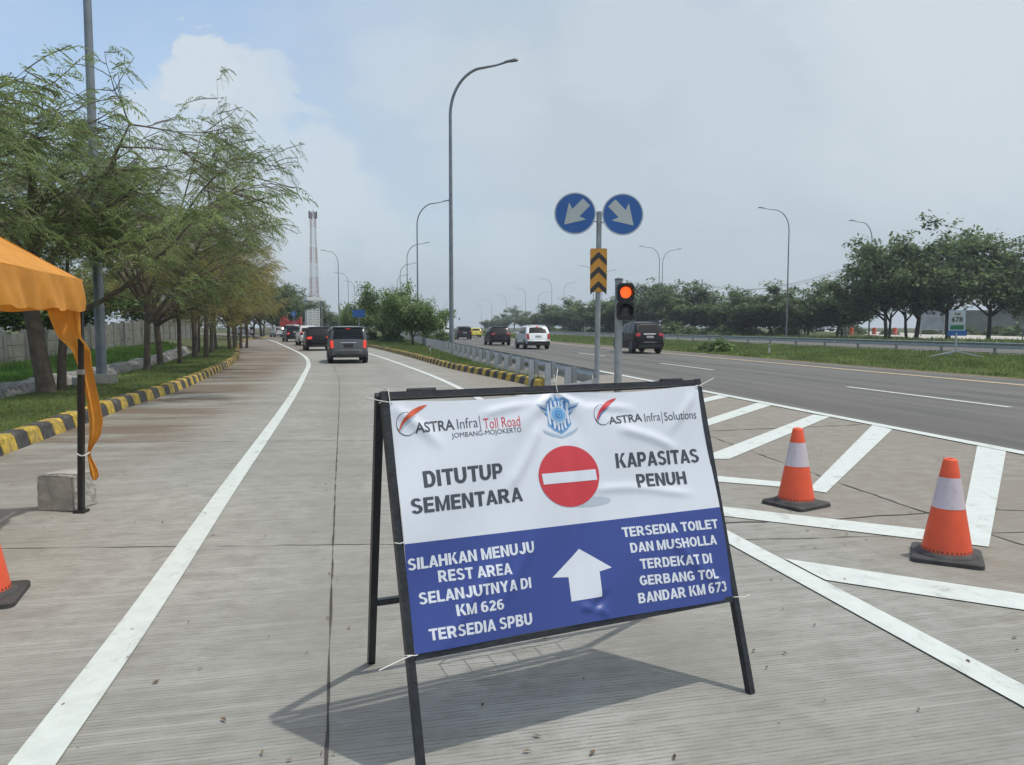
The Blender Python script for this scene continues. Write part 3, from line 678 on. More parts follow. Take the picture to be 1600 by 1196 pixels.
def text_geo(txt, bold=0., spacing=1.0, res=3):
    cu = bpy.data.curves.new('lettering', 'FONT'); cu.body = txt; cu.offset = bold; cu.space_character = spacing; cu.resolution_u = res
    o = bpy.data.objects.new('lettering', cu); COL.objects.link(o); bpy.context.view_layer.update()
    me = bpy.data.meshes.new_from_object(o.evaluated_get(bpy.context.evaluated_depsgraph_get()))
    V = np.array([v.co[:2] for v in me.vertices]); F = [tuple(p.vertices) for p in me.polygons]
    bpy.data.objects.remove(o); bpy.data.meshes.remove(me); bpy.data.curves.remove(cu); return V, F
def fit(V, s0, s1, t0a, t1a, t0b, t1b):
    """box the text: left end spans t0a..t1a (top, foot), right end t0b..t1b"""
    lo, hi = V.min(0), V.max(0); a = (V[:, 0] - lo[0]) / (hi[0] - lo[0]); b = 1 - (V[:, 1] - lo[1]) / (hi[1] - lo[1])
    t0 = t0a + (t0b - t0a) * a; t1 = t1a + (t1b - t1a) * a
    return [(s0 + (s1 - s0) * x, p + (q - p) * y) for x, y, p, q in zip(a, b, t0, t1)]

# heavy block capitals drawn as strokes (cap height 1)
TW, TH_ = .245, .195
def _v(x, y0=0., y1=1.): return [(x, y0), (x + TW, y0), (x + TW, y1), (x, y1)]
def _h(x0, x1, y): return [(x0, y), (x1, y), (x1, y + TH_), (x0, y + TH_)]
def _d(xa, ya, xb, yb, w): return [(xa, ya), (xa + w, ya), (xb + w, yb), (xb, yb)]
def _arc(cx, cy, rx, ry, a0, a1, tx=TW, ty=TH_, n=14):
    out = []
    A = [math.radians(a0 + (a1 - a0) * k / n) for k in range(n + 1)]
    for p, q in zip(A, A[1:]):
        o = lambda a, k: (cx + (rx - tx * k) * math.cos(a), cy + (ry - ty * k) * math.sin(a)); out.append([o(p, 0), o(q, 0), o(q, 1), o(p, 1)])
    return out
GL = {'I': [_v(0)], 'T': [_h(0, .74, 1 - TH_), _v(.2625, 0, 1 - TH_)], 'L': [_v(0), _h(TW, .66, 0)], 'E': [_v(0), _h(TW, .68, 0), _h(TW, .63, .41), _h(TW, .68, 1 - TH_)],
      'H': [_v(0), _v(.56), _h(TW, .56, .42)], 'N': [_v(0), _v(.56), _d(.20, 1, .345, 0, .23)][:2] + [[(TW, 1), (TW, .66), (.56, 0), (.56, .34)]],
      'M': [_v(0), _v(.73), [(TW, 1), (TW, .62), (.385, 0), (.47, .30)], [(.73, 1), (.73, .62), (.56, 0), (.475, .30)], [(.385, 0), (.56, 0), (.475, .32)]],
      'A': [_d(0, 0, .30, 1, .235), _d(.605, 0, .305, 1, .235), [(.24, .19), (.60, .19), (.56, .34), (.28, .34)]],
      'K': [_v(0), [(TW, .36), (.53, 1), (.80, 1), (TW, .62 - .28)], [(.29, .50), (.56, 0), (.83, 0), (.46, .68)]],
      'Y': [_v(.30, 0, .45), [(.30, .42), (.515, .42), (.25, 1), (0, 1)], [(.30, .42), (.515, .42), (.815, 1), (.565, 1)]],
      'U': [_v(0, .34, 1), _v(.555, .34, 1)] + _arc(.385, .35, .385, .35, 180, 360), 'J': [_v(.40, .32, 1)] + _arc(.3075, .32, .3075, .32, 185, 360),
      'D': [_v(0), _h(TW, .38, 0), _h(TW, .38, 1 - TH_)] + _arc(.38, .5, .38, .5, -90, 90),
      'P': [_v(0), _h(TW, .43, .32), _h(TW, .43, 1 - TH_)] + _arc(.42, .66, .31, .34, -90, 90),
      'R': [_v(0), _h(TW, .43, .36), _h(TW, .43, 1 - TH_), [(.30, .38), (.57, 0), (.84, 0), (.56, .42)]] + _arc(.44, .68, .31, .32, -90, 90),
      'B': [_v(0), _h(TW, .45, 0), _h(TW, .44, .42), _h(TW, .43, 1 - TH_)] + _arc(.43, .75, .30, .25, -90, 90, TW, .17) + _arc(.44, .29, .33, .29, -90, 90),
      'O': _arc(.42, .5, .42, .51, 0, 360, TW, TH_, 30), 'G': _arc(.42, .5, .42, .51, 40, 330, TW, TH_, 24) + [_h(.44, .80, .36), _v(.585, .12, .37)],
      'S': _arc(.36, .735, .345, .275, 20, 270, TW, .165, 16) + _arc(.36, .285, .375, .295, -160, 90, TW, .165, 16),
      '2': _arc(.33, .70, .32, .31, 0, 165, TW, .17, 12) + [[(.435, .70), (.65, .70), (.60, .52), (.33, .18), (.0, .0), (.0, .16)], _h(0, .66, 0)],
      '3': _arc(.33, .74, .30, .27, -70, 160, TW, .16, 14) + _arc(.33, .28, .34, .29, -165, 75, TW, .165, 14),
      '6': _arc(.35, .33, .35, .34, 0, 360, TW, .165, 24) + _arc(.40, .60, .40, .41, 60, 180, TW, .17, 12) + [_v(0, .3, .62)],
      '7': [_h(0, .66, 1 - TH_), [(.41, .84), (.66, .84), (.38, 0), (.14, 0)]]}
def block_geo(txt):
    V = []; F = []; x = 0
    for ch in txt:
        if ch == ' ': x += .32; continue
        w = max(p[0] for q in GL[ch] for p in q)
        for q in GL[ch]: o = len(V); V += [(a + x, b) for a, b in q]; F.append(tuple(range(o, o + len(q))))
        x += w + (.085 if ch not in 'TLAYK' else .05)
    return np.array(V), F
LINES = [('DITUTUP', .109, .425, .286, .345, .281, .337, 'ink_grey'), ('SEMENTARA', .053, .495, .378, .432, .377, .430, 'ink_grey'),
         ('KAPASITAS', .930, 1.362, .284, .344, .294, .353, 'ink_grey'), ('PENUH', 1.021, 1.276, .375, .429, .384, .438, 'ink_grey'),
         ('SILAHKAN MENUJU', .023, .513, .580, .620, .580, .622, 'ink_white'), ('REST AREA', .130, .411, .634, .674, .645, .686, 'ink_white'),
         ('SELANJUTNYA DI', .052, .485, .698, .738, .707, .746, 'ink_white'), ('KM 626', .179, .363, .757, .796, .766, .802, 'ink_white'),
         ('TERSEDIA SPBU', .072, .473, .821, .860, .832, .874, 'ink_white'),
         ('TERSEDIA TOILET', .914, 1.390, .577, .616, .598, .637, 'ink_white'), ('DAN MUSHOLLA', .939, 1.369, .641, .680, .661, .701, 'ink_white'),
         ('TERDEKAT DI', .973, 1.328, .708, .747, .732, .772, 'ink_white'), ('GERBANG TOL', .958, 1.348, .771, .809, .797, .837, 'ink_white'),
         ('BANDAR KM 673', .940, 1.384, .835, .875, .852, .895, 'ink_white')]
for txt, s0, s1, a, b, c, d, m in LINES:
    V, F = block_geo(txt); drape('lettering', fit(V, s0, s1, a, b, c, d), F, M[m], stack=True)
# company lines on the white field
def small(txt, s0, s1, a, b, c, d, m, bold): V, F = text_geo(txt, bold, 1.0); drape('lettering', fit(V, s0, s1, a, b, c, d), F, M[m])
small('ASTRA', .101, .253, .110, .149, .105, .145, 'ink_grey', .018); small('Infra', .264, .346, .105, .144, .102, .141, 'ink_grey', -.004)
small('Toll Road', .369, .522, .111, .151, .107, .148, 'ink_red', -.002); small('JOMBANG-MOJOKERTO', .237, .524, .157, .181, .152, .177, 'ink_grey', 0.)
small('ASTRA', .924, 1.092, .134, .166, .127, .162, 'ink_grey', .018); small('Infra', 1.104, 1.186, .130, .165, .127, .163, 'ink_grey', -.004)
small('Solutions', 1.208, 1.386, .130, .166, .128, .165, 'ink_grey', 0.)
drape('divider_bar', [(.3535, .098), (.3562, .098), (.3562, .156), (.3535, .156)], [(0, 1, 2, 3)], M['ink_grey'])
drape('divider_bar', [(1.1945, .124), (1.1970, .124), (1.1970, .176), (1.1945, .176)], [(0, 1, 2, 3)], M['ink_grey'])
def ribbon(P, Wd):
    P = np.array(P, float); T = np.gradient(P, axis=0); T /= np.linalg.norm(T, axis=1)[:, None]; n = np.stack([-T[:, 1], T[:, 0]], 1)
    Wd = np.array(Wd)[:, None]; A = P + n * Wd / 2; B = P - n * Wd / 2; V = [tuple(q) for q in A] + [tuple(q) for q in B]; k = len(P)
    return V, [(i, i + 1, k + i + 1, k + i) for i in range(k - 1)]
def bez(p0, p1, p2, n=16): return [tuple((1 - t) ** 2 * np.array(p0) + 2 * t * (1 - t) * np.array(p1) + t * t * np.array(p2)) for t in np.linspace(0, 1, n)]
def swoosh(cx, cy, k, c1, c2):
    """open ring with a brush stroke sweeping up to the right"""
    q = lambda x, y: (cx + x * k, cy + y * k)
    ring = [q(.36 * math.cos(a), .40 * math.sin(a)) for a in np.linspace(math.radians(40), math.radians(300), 30)]
    V, F = ribbon(ring, [.012 * k + .030 * k * max(0, math.sin((i / 29) * 3.14)) * (1 if i < 14 else .35) for i in range(30)]); drape('logo', V, F, M['ink_grey'], 1)
    st = bez(q(.80, -.62), q(-.05, -.34), q(-.30, .25), 22); V, F = ribbon(st, [k * (.01 + .17 * math.sin(math.pi * min(1, i / 21) ** .75)) for i in range(22)])
    drape('logo', V, F, c1, 2)
    st = bez(q(.40, -.28), q(-.14, -.10), q(-.27, .34), 20); V, F = ribbon(st, [k * (.005 + .055 * math.sin(math.pi * i / 19)) for i in range(20)]); drape('logo', V, F, c2, 3)
swoosh(.073, .112, .105, M['ink_orange'], M['ink_pale']); swoosh(.898, .124, .105, M['ink_red'], M['ink_blue'])
# no entry disc
def disc(cx, cy, rx, ry, n=56): return [(cx + rx * math.cos(2 * math.pi * k / n), cy + ry * math.sin(2 * math.pi * k / n)) for k in range(n)]
dv = disc(.779, .462, .105, .018, 30); drape('printed_patch', [(a + (b - .462) * -.9, b + (a - .779) * .06) for a, b in dv], [tuple(range(30))], M['ink_shade'], 1)
drape('no_entry_symbol', disc(.7085, .355, .1355, .119), [tuple(range(56))], M['ink_red'], 2)
drape('no_entry_bar', [(.587, .337), (.829, .339), (.831, .381), (.589, .378)], [(0, 1, 2, 3)], M['ink_white'], 3)
drape('arrow', [(.711, .634), (.839, .722), (.782, .729), (.777, .822), (.643, .820), (.646, .731), (.578, .723)], [(0, 1, 6), (2, 3, 4, 5), (6, 1, 2, 5)], M['ink_white'], 1)
# striped winged shield emblem
ex, ey = .7015, .113
def eq(x, y): return (ex + x * .1, ey + y * .084)
sh_o = [(-.52, -.66), (-.30, -.84), (-.10, -.80), (0, -.98), (.10, -.80), (.30, -.84), (.52, -.66), (.58, -.25), (.50, .12), (.54, .46), (.30, .74), (0, .93), (-.30, .74), (-.54, .46), (-.50, .12), (-.58, -.25)]
drape('emblem', [eq(*p) for p in sh_o], [tuple(range(16))], M['ink_sky'], 1)
def inside(x, y, k=.86):
    c = 0; P = [(a * k, b * k) for a, b in sh_o]
    for (x0, y0), (x1, y1) in zip(P, P[1:] + P[:1]):
        if (y0 > y) != (y1 > y) and x < (x1 - x0) * (y - y0) / (y1 - y0) + x0: c ^= 1
    return c
V = []; F = []; mi = []
for k in range(13):
    x0 = -.56 + k * .0862; x1 = x0 + .0862; yy = [y for y in np.linspace(-.95, .95, 96) if inside((x0 + x1) / 2, y)]
    if yy: o = len(V); V += [eq(x0, yy[0]), eq(x1, yy[0]), eq(x1, yy[-1]), eq(x0, yy[-1])]; F.append((o, o + 1, o + 2, o + 3)); mi.append(k % 2)
drape('emblem', V, F, None, 2, mi, [M['ink_blue'], M['ink_white']])
V = []; F = []; mi = []
for sx in (-1, 1):
    for k in range(5):
        y0 = -.42 + k * .13; tip = 1.0 - k * .11; o = len(V)
        V += [eq(sx * .46, y0), eq(sx * tip, y0 - .14), eq(sx * (tip - .06), y0 - .05), eq(sx * .46, y0 + .085)]; F.append((o, o + 1, o + 2, o + 3)); mi.append(k % 2)
    o = len(V); V += [eq(0, 1.0), eq(sx * .50, .80), eq(sx * .82, .62), eq(sx * .72, .80), eq(sx * .46, .96), eq(0, 1.12)]; F += [(o, o + 1, o + 4, o + 5), (o + 1, o + 2, o + 3, o + 4)]; mi += [0, 0]
drape('emblem', V, F, None, 1.4, mi, [M['ink_pale'], M['ink_blue']])
drape('emblem', [eq(a, b) for a, b in disc(0, -.02, .40, .42, 30)], [tuple(range(30))], M['ink_pale'], 3)
drape('emblem', [eq(a, b) for a, b in disc(0, -.02, .31, .33, 30)], [tuple(range(30))], M['ink_sky'], 4)
for rr_, mm in ((.18, 'ink_blue'), (.13, 'ink_sky'), (.05, 'ink_blue')): drape('emblem', [eq(a, b) for a, b in disc(0, -.02, rr_, rr_, 20)], [tuple(range(20))], M[mm], 5 + (.18 - rr_) * 10)
V = []; F = []
for k in range(4): o = len(V); V += [eq(-.22 + k * .13, .36), eq(-.15 + k * .13, .36), eq(-.15 + k * .13, .50), eq(-.22 + k * .13, .50)]; F.append((o, o + 1, o + 2, o + 3))
drape('emblem', V, F, M['ink_pale'], 3)
# strings tying the banner
def tie(pts, r=.0017): MB().tube(pts, r, 6).build('tie', M['string'], banner)
def wrapd(s, t):
    return [SP(s - .022, t, .0), SP(s - .016, t - .002, .022), SP(s + .012, t + .003, .024), SP(s + .024, t + .004, .012)]
tie(wrapd(.004, .030)); tie([SP(.004, .030, .022), SP(-.03, .024, .026), SP(-.075, .010, .03)]); tie([SP(.012, -.022, -.02), SP(.014, -.018, .02), SP(.016, .03, .022)])
tie([SP(.706, .022, .02), SP(.703, -.016, .022), SP(.702, -.022, -.02)]); tie([SP(.703, -.014, .022), SP(.712, -.05, .026), SP(.722, -.072, .02)], .0018); tie([SP(.703, -.014, .02), SP(.700, -.03, .02), SP(.698, -.05, .026)], .0018)
tie(wrapd(1.424, .022)); tie([SP(1.424, .022, .024), SP(1.452, .012, .03), SP(1.498, -.006, .04)])
tie(wrapd(1.432, .925)); tie([SP(1.432, .925, .024), SP(1.46, .93, .03), SP(1.492, .925, .03)])
tie(wrapd(.004, .893)); tie([SP(.004, .893, .024), SP(-.04, .900, .03), SP(-.12, .915, .05)])
tie([SP(-.018, .52, .022), SP(.0, .525, .024), SP(.018, .522, .022)])

# ================================================================== CONES
def cone(P, rz, label):
    t = thing('traffic_cone', label, 'traffic cone', (P[0], P[1], 0), rz, 'orange traffic cones on the slip road')
    b = MB(); w = .205; prof = []
    for z, k in ((0, 1.0), (.026, 1.0), (.034, .965)):
        ring = []
        for sx, sy in ((1, 1), (-1, 1), (-1, -1), (1, -1)):
            for j in range(4):
                a = math.atan2(sy, sx) + (j - 1.5) / 1.5 * math.pi / 4; ring.append((sx * (w - .035) * k + .035 * math.cos(a) * k, sy * (w - .035) * k + .035 * math.sin(a) * k, z))
        prof.append(ring)
    vs = [q for r in prof for q in r]; fs = [(i * 16 + k, i * 16 + (k + 1) % 16, (i + 1) * 16 + (k + 1) % 16, (i + 1) * 16 + k) for i in range(2) for k in range(16)] + [tuple(range(15, -1, -1)), tuple(range(32, 48))]
    b.add(vs, fs); b.lathe([(.185, .033), (.178, .046), (.160, .056), (.15, .058)], 40)
    r = lambda z: .148 + (.040 - .148) * (z - .06) / (.655 - .06)
    for k in range(34):
        a = 2 * math.pi * k / 34; c = lambda da, z, e: ((r(z) + e) * math.cos(a + da), (r(z) + e) * math.sin(a + da), z)
        b.add([c(-.055, .064, .0015), c(.055, .064, .0015), c(0, .078, .0015)], [(0, 1, 2)])
    b.build('base', M['rubber'], t, smooth=40)
    MB().lathe([(r(.056) , .056), (r(.35), .35), (r(.37), .37), (r(.53), .53), (r(.64), .64), (r(.648) - .002, .650), (r(.652) - .012, .655), (.022, .652), (.02, .60)], 40).build('cone_body', M['cone'], t, smooth=50)
    MB().lathe([(r(.338) + .0018, .338), (r(.535) + .0018, .535)], 40, cap=False).build('reflective_band', M['cone_w'], t, smooth=60)
cone(G(1243.5, 789), math.radians(33), 'orange traffic cone on the gore nearest the sign, farther of the right pair')
cone(G(1478.5, 872), math.radians(62), 'larger looking orange cone right of the gore, on the bottom chevron')
cone(G(-31, 938), math.radians(20), 'orange cone at the left edge beside the tent, half out of view')

# ================================================================== ORANGE TENT AND ITS WEIGHT
P1 = G(127, 801); dR = np.array([-RS, -1, 0.]); dR = dR / np.linalg.norm(dR); dR = np.array([.24, -.97, 0]); nL_ = np.array([-.97, -.24, 0]); TS = 2.7
tent = thing('canopy_tent', 'orange cloth canopy tent with hanging curtains at the left road edge', 'tent', P1)
C = [np.zeros(3), dR * TS, dR * TS + nL_ * TS, nL_ * TS]
zE = AT(130, 437, P1[1])[2]; LEAN = np.array([AT(128, 437, P1[1])[0] - P1[0] - .008, 0, 0]); apex = (C[1] + C[3]) / 2 + np.array([0, 0, 2.92])
mb = MB(); nn = 22
for a, b in ((0, 1), (1, 2), (2, 3), (3, 0)):
    rows = []
    for i in range(nn + 1):
        u_ = i / nn; row = []
        for j in range(nn + 1):
            v_ = j / nn; e = C[a] * (1 - v_) + C[b] * v_ + LEAN + np.array([0, 0, zE]); p = e * (1 - u_) + apex * u_
            p = p - np.array([0, 0, .10 * math.sin(math.pi * u_) * (.35 + .65 * math.sin(math.pi * v_)) + .008 * math.sin(9 * v_ + 5 * u_) * (1 - u_)]); row.append(p)
        rows.append(row)
    mb.grid(rows)
mb.build('roof_cloth', M['tent'], tent, smooth=60)
for a, b in ((0, 1), (1, 2), (2, 3), (3, 0)):
    mb = MB(); rows = []; o = np.cross(C[b] - C[a], (0, 0, 1.)); o = o / np.linalg.norm(o)
    if np.dot(o, (C[a] + C[b]) / 2 - (C[1] + C[3]) / 2) < 0: o = -o
    for i in range(13):
        row = []
        for j in range(61):
            v_ = j / 60; u_ = i / 12; hgt = .245 + .009 * abs(math.sin(v_ * math.pi * 7)) + .007 * math.sin(v_ * 40)
            p = C[a] * (1 - v_) + C[b] * v_ + LEAN + np.array([0, 0, zE - hgt * u_]) + o * (.012 + .022 * u_ * math.sin(v_ * 23 + 2 * u_) + .012 * math.sin(v_ * 61 + u_ * 4) * u_); row.append(p)
        rows.append(row)
    mb.grid(rows); mb.build('valance', M['tent'], tent, smooth=70)
for k in range(4):
    q = C[k]; lz = lambda z: q + LEAN * (z / zE) + np.array([0, 0, z])
    m = MB(); m.bar(lz(0), lz(1.15), .04, .04, (1, 0, 0)); m.bar(lz(1.12), lz(zE - .02), .032, .032, (1, 0, 0))
    m.box(q + np.array([0, 0, .012]), (.09, .09, .02)); po = m.build('pole', M['tent_pole'], tent)
    MB().bar(lz(1.12), lz(1.16), .046, .046, (1, 0, 0)).build('pole_collar', M['galv'], po)
# gathered curtain hanging at the near corner: wide under the eave, tied to the pole low down
def curt(q, sgn_a, sgn_b):
    zs = np.linspace(zE - .2, .25, 44); rows = []
    prof = [(1.72, -.25, .028), (1.6, -.235, .030), (1.36, -.14, .042), (1.2, -.08, .062), (1.07, -.035, .085), (.9, -.005, .118), (.74, .012, .148), (.62, .014, .125), (.50, .010, .04), (.47, .010, .034), (.44, .012, .04), (.36, .018, .085), (.29, .03, .105), (.25, .055, .08)]
    zz = [p[0] for p in prof][::-1]; aa = [p[1] for p in prof][::-1]; bb = [p[2] for p in prof][::-1]
    for z in zs:
        x0 = np.interp(z, zz, aa); x1 = np.interp(z, zz, bb); row = []
        for j in range(25):
            v_ = j / 24; x = x0 + (x1 - x0) * v_
            dep = .045 * math.sin(v_ * 9 + z * 1.5) * min(1, (x1 - x0) / .15) + .02 * math.sin(v_ * 21 + z * 3)
            front = np.interp(z, (1.32, 1.42), (.07, -.05)); dep = dep * .45; row.append((q[0] + x + LEAN[0] * z / zE, q[1] + front + dep, z))
        rows.append(row)
    c = MB().grid(rows).build('curtain', M['tent'], tent, smooth=70)
    MB().tube([(q[0] + .035 * math.cos(a) + .015, q[1] + .05 + .08 * math.sin(a), .475 + .01 * math.sin(2 * a)) for a in np.linspace(0, 6.28, 17)], .006, 6).build('tie', M['string'], c)
    return c
curt(C[0], 1, 1)
mb = MB(); bk = [(-.02, -.02)]
vs = []
r_ = random.Random(9)
bm = bmesh.new(); bmesh.ops.create_cube(bm, size=1.0); bmesh.ops.bevel(bm, geom=bm.edges[:], offset=.03, segments=2, affect='EDGES'); bmesh.ops.subdivide_edges(bm, edges=[e for e in bm.edges if e.calc_length() > .3], cuts=5, use_grid_fill=True)
for v in bm.verts:
    v.co = Vector((v.co.x * .32 * (1 - .05 * v.co.z), v.co.y * .30, v.co.z * .29)) + Vector((r_.gauss(0, .003), r_.gauss(0, .003), r_.gauss(0, .003)))
me = bpy.data.meshes.new('concrete_block'); bm.to_mesh(me); bm.free(); me.materials.append(M['block'])
cb = link('concrete_block', me); q = G(101, 775); q = G(104, 804); cb.location = (P1[0] - .215, P1[1] + .19, .143); cb.rotation_euler = (0, 0, math.radians(-7))
tag(cb, 'rough grey concrete block weighing down the black tent pole', 'concrete block')

# ================================================================== LAMP POSTS
def arm_curve(h, reach, drop=2.6, n=14):
    P = [(0, 0, 0), (0, 0, h * .3), (0, 0, h * .6), (0, 0, h - drop)]
    for k in range(1, n + 1):
        a = k / n * math.pi / 2 * .86; P.append((reach * .62 * (1 - math.cos(a)), 0, h - drop + (drop * .93) * math.sin(a)))
    x, _, z = P[-1]; P.append((reach * .8, 0, z + .12)); P.append((reach, 0, z + .26)); return P
def lamp_post(base, h, reach, rz, label, group, base_block=False, r0=.1, detail=True):
    t = thing('street_lamp', label, 'street lamp', base, rz, group); P = arm_curve(h, abs(reach)); 
    n = len(P); rad = [r0 * (1 - .45 * min(1, p[2] / h)) for p in P]; rad[-1] = rad[-2] = r0 * .42
    m = MB(); m.tube(P, rad, 10 if detail else 6); m.lathe([(r0 * 2.1, 0), (r0 * 2.1, .02), (r0 * 1.1, .03)], 12)
    if detail: m.box((0, -r0 * .95, .85), (r0 * .9, .03, .32))
    m.build('pole', M['lampgrey'], t, smooth=50)
    x, _, z = P[-1]; l = MB(); l.add([(x - .15, -.07, z - .03), (x + .5, -.13, z + .02), (x + .62, 0, z + .04), (x + .5, .13, z + .02), (x - .15, .07, z - .03), (x - .15, -.06, z + .04), (x + .45, -.11, z + .13), (x + .58, 0, z + .12), (x + .45, .11, z + .13), (x - .15, .06, z + .04)],
        [(4, 3, 2, 1, 0), (5, 6, 7, 8, 9), (0, 1, 6, 5), (1, 2, 7, 6), (2, 3, 8, 7), (3, 4, 9, 8), (4, 0, 5, 9)]); l.build('luminaire', M['lampdark'], t)
    return t
ORD = ['nearest', 'second', 'third', 'fourth', 'fifth', 'sixth', 'seventh', 'eighth', 'ninth']
# row on the island and on along the slip road side, arms to the right
for k, (px, Y, tipx, h) in enumerate(((705.4, 42.3, 792, 15.4), (653, 88, 697, 15.5), (637, 131, 667, 15.5), (626, 170, 648, 15.3), (621, 207, 636, 15.3))):
    b = AT(px, 511, Y); reach = (tipx - px) / FPX * Y * 1.02
    lamp_post((b[0], b[1], .05), h, reach, -M_ANG, ('tall lamp post on the grass island with its arm over the toll road', 'second lamp post of the island row, behind the small trees', 'third lamp post of the island row, its arm below the second', 'fourth lamp post of the island row, small and far off', 'fifth and farthest lamp post of the island row')[k], 'lamp posts along the island', r0=.13 if k == 0 else .11)
for k, (px, Y, tipx, h) in enumerate(((530, 142, 506, 15.5), (545, 200, 526, 15.5), (555, 236, 540, 15.5), (549, 330, 561, 6))):
    b = AT(px, 511, Y); reach = (tipx - px) / FPX * Y
    lamp_post((b[0], b[1], 0), h, reach, (math.pi if reach < 0 else 0) - R_ANG, ('left facing lamp post right of the telecom tower', 'second of the left facing lamp posts right of the tower', 'third of the left facing lamp posts right of the tower', 'short lamp post low behind the left facing lamp posts')[k], 'lamp posts along the slip road')
b = AT(332, 511, 59); lamp_post((b[0], b[1], 0), 15.4, 3.1, -.1, 'lamp post rising behind the left trees with its arm over them', 'lamp posts along the slip road')
b = G(160, 613); t = lamp_post((b[0], b[1], .15), 14.8, 3.6, math.radians(200), 'thick lamp post standing left in the verge beside the tent', 'lamp posts along the slip road', r0=.115)
MB().box((.0, 0, .1), (.62, .62, .34), .2).build('footing', M['block'], t); MB().box((.42, -.05, .08), (.35, .4, .22), .3).build('footing', M['block'], t)
rowc = [(1229, 91, 1190), (1358, 102, 1331), (1029, 134, 1003), (927, 177, 909), (862, 224, 846), (821, 280, 808), (791, 336, 778), (768, 400, 758), (752, 467, 743)]
for k, (px, Y, tipx) in enumerate(rowc):
    b = AT(px, 511, Y); reach = (px - tipx) / FPX * Y
    lamp_post((b[0], b[1], 0), 15.4, reach, math.pi - M_ANG, ('big lamp post right of the traffic light, its arm to the left', 'lamp post rising from the tall trees on the right', 'lamp post behind the round signs with its arm to the left', 'lamp post just right of the chevron plate pole, arm left', 'lamp post above the white car on the toll road', 'lamp post over the dark trees left of the white car', 'small far lamp post above the lone umbrella shaped tree', 'tiny far lamp post second from the horizon', 'tiniest lamp post at the far end of the toll road')[k], 'lamp posts beyond the toll road, arms to the left', detail=k < 4)
for k, (px, Y, tipx) in enumerate(((1034, 140, 1057), (940, 191, 958), (881, 243, 896), (841, 311, 857))):
    b = AT(px, 511, Y); reach = (tipx - px) / FPX * Y
    lamp_post((b[0], b[1], 0), 15.4, reach, -M_ANG, ('right facing lamp post back to back with the one behind the signs', 'right facing lamp post behind the chevron plate', 'right facing lamp post between the white car and the signs', 'farthest right facing lamp post above the white car')[k], 'lamp posts beyond the toll road, arms to the right', detail=False)

# ================================================================== TRAFFIC SIGNS AND SIGNAL
b = AT(932.5, 600, 15.2); YS = 15.2
sg = thing('direction_sign', 'grey post with two round blue arrow signs and a chevron plate', 'traffic sign', (b[0], b[1], 0))
zt = AT(934, 332, YS)[2]
MB().tube([(0, 0, 0), (.02, 0, zt)], .052, 14).lathe([(.054, 0), (.054, .02), (.02, .03)], 14, (.02, 0, zt - .01)).build('pole', M['galv'], sg, smooth=50)
MB().box((0, 0, .012), (.3, .3, .024)).build('base_plate', M['galv'], sg)
def facing(px, py, Y, dy=0.): q = AT(px, py, Y); return Vector((q[0] - b[0], dy, q[2]))
def round_sign(px, py, sgn, tilt):
    c = facing(px, py, YS, -.085); R_ = .40
    m = MB().lathe([(R_, .0), (R_ + .004, -.012), (R_ - .012, -.016), (R_ - .02, -.012), (.0, -.012)], 56, axis='y', cap=False)
    m.lathe([(R_, .0), (.0, .0)], 56, axis='y', cap=False); o = m.build('round_sign', M['sign_rim'], sg, smooth=30, loc=c); o.rotation_euler = (0, 0, tilt)
    MB().lathe([(R_ - .026, -.0145), (0, -.0145)], 56, axis='y', cap=False).build('sign_face', M['sign_blue'], o)
    # arrow pointing down and outwards
    a = math.radians(-135 if sgn < 0 else -45) ; ux, uz = math.cos(a), math.sin(a); wx, wz = -uz, ux
    L_ = [(-.31, -.098), (-.02, -.098), (-.07, -.235), (.30, 0), (-.07, .235), (-.02, .098), (-.31, .098)]
    sk = lambda u_, v_: (ux * u_ + wx * v_, -.0165, uz * u_ + wz * v_)
    MB().add([sk(*p) for p in L_], [(0, 1, 5, 6), (1, 2, 3), (1, 3, 5), (3, 4, 5)]).build('arrow', M['sign_white'], o) if False else None
    mm = MB(); mm.add([sk(*p) for p in L_], [(0, 1, 5, 6), (1, 2, 3), (1, 3, 5), (3, 4, 5)]); mm.build('arrow', M['sign_white'], o)
    br = MB(); br.bar(c + Vector((sgn * .1, .03, .0)), Vector((.015, .02, c.z)), .03, .02); br.bar(c + Vector((sgn * -.0, .02, -.14)), Vector((.015, .02, c.z - .14)), .03, .02); br.build('bracket', M['galv'], sg)
round_sign(898, 335, -1, math.radians(-3)); round_sign(972, 336.5, 1, math.radians(2))
c = facing(934.5, 423, YS, -.075); pw, ph = 26 / FPX * YS, 66.5 / FPX * YS
def rrect(w, h, r, n=5):
    P = []
    for sx, sz, a0 in ((1, 1, 0), (-1, 1, 90), (-1, -1, 180), (1, -1, 270)):
        for k in range(n + 1):
            a = math.radians(a0 + 90 * k / n); P.append((sx * (w / 2 - r) + r * math.cos(a), sz * (h / 2 - r) + r * math.sin(a)))
    return P
pl = MB().prism(rrect(pw, ph, .03), -.006, .006).build('chevron_plate', M['sign_or'], sg, loc=c)
m = MB()
for k in range(3):
    zc = ph * (.29 - .335 * k); hw = pw / 2 - .006; th = .115; rise = .155; z0 = zc - .02
    m.add([(-hw, -.0085, z0 - rise + th * .5), (0, -.0085, z0 + th * .5), (hw, -.0085, z0 - rise + th * .5), (hw, -.0085, z0 - rise - th * .5), (0, -.0085, z0 - th * .5), (-hw, -.0085, z0 - rise - th * .5)], [(0, 1, 4, 5), (1, 2, 3, 4)])
for i, v in enumerate(m.v): m.v[i] = (v[0], v[1], min(ph / 2 - .012, v[2] + .075))
m.build('chevron', M['sign_k'], pl)
MB().box((c.x, -.04, c.z + .2), (.12, .06, .03)).box((c.x, -.04, c.z - .2), (.12, .06, .03)).build('bracket', M['galv'], sg)

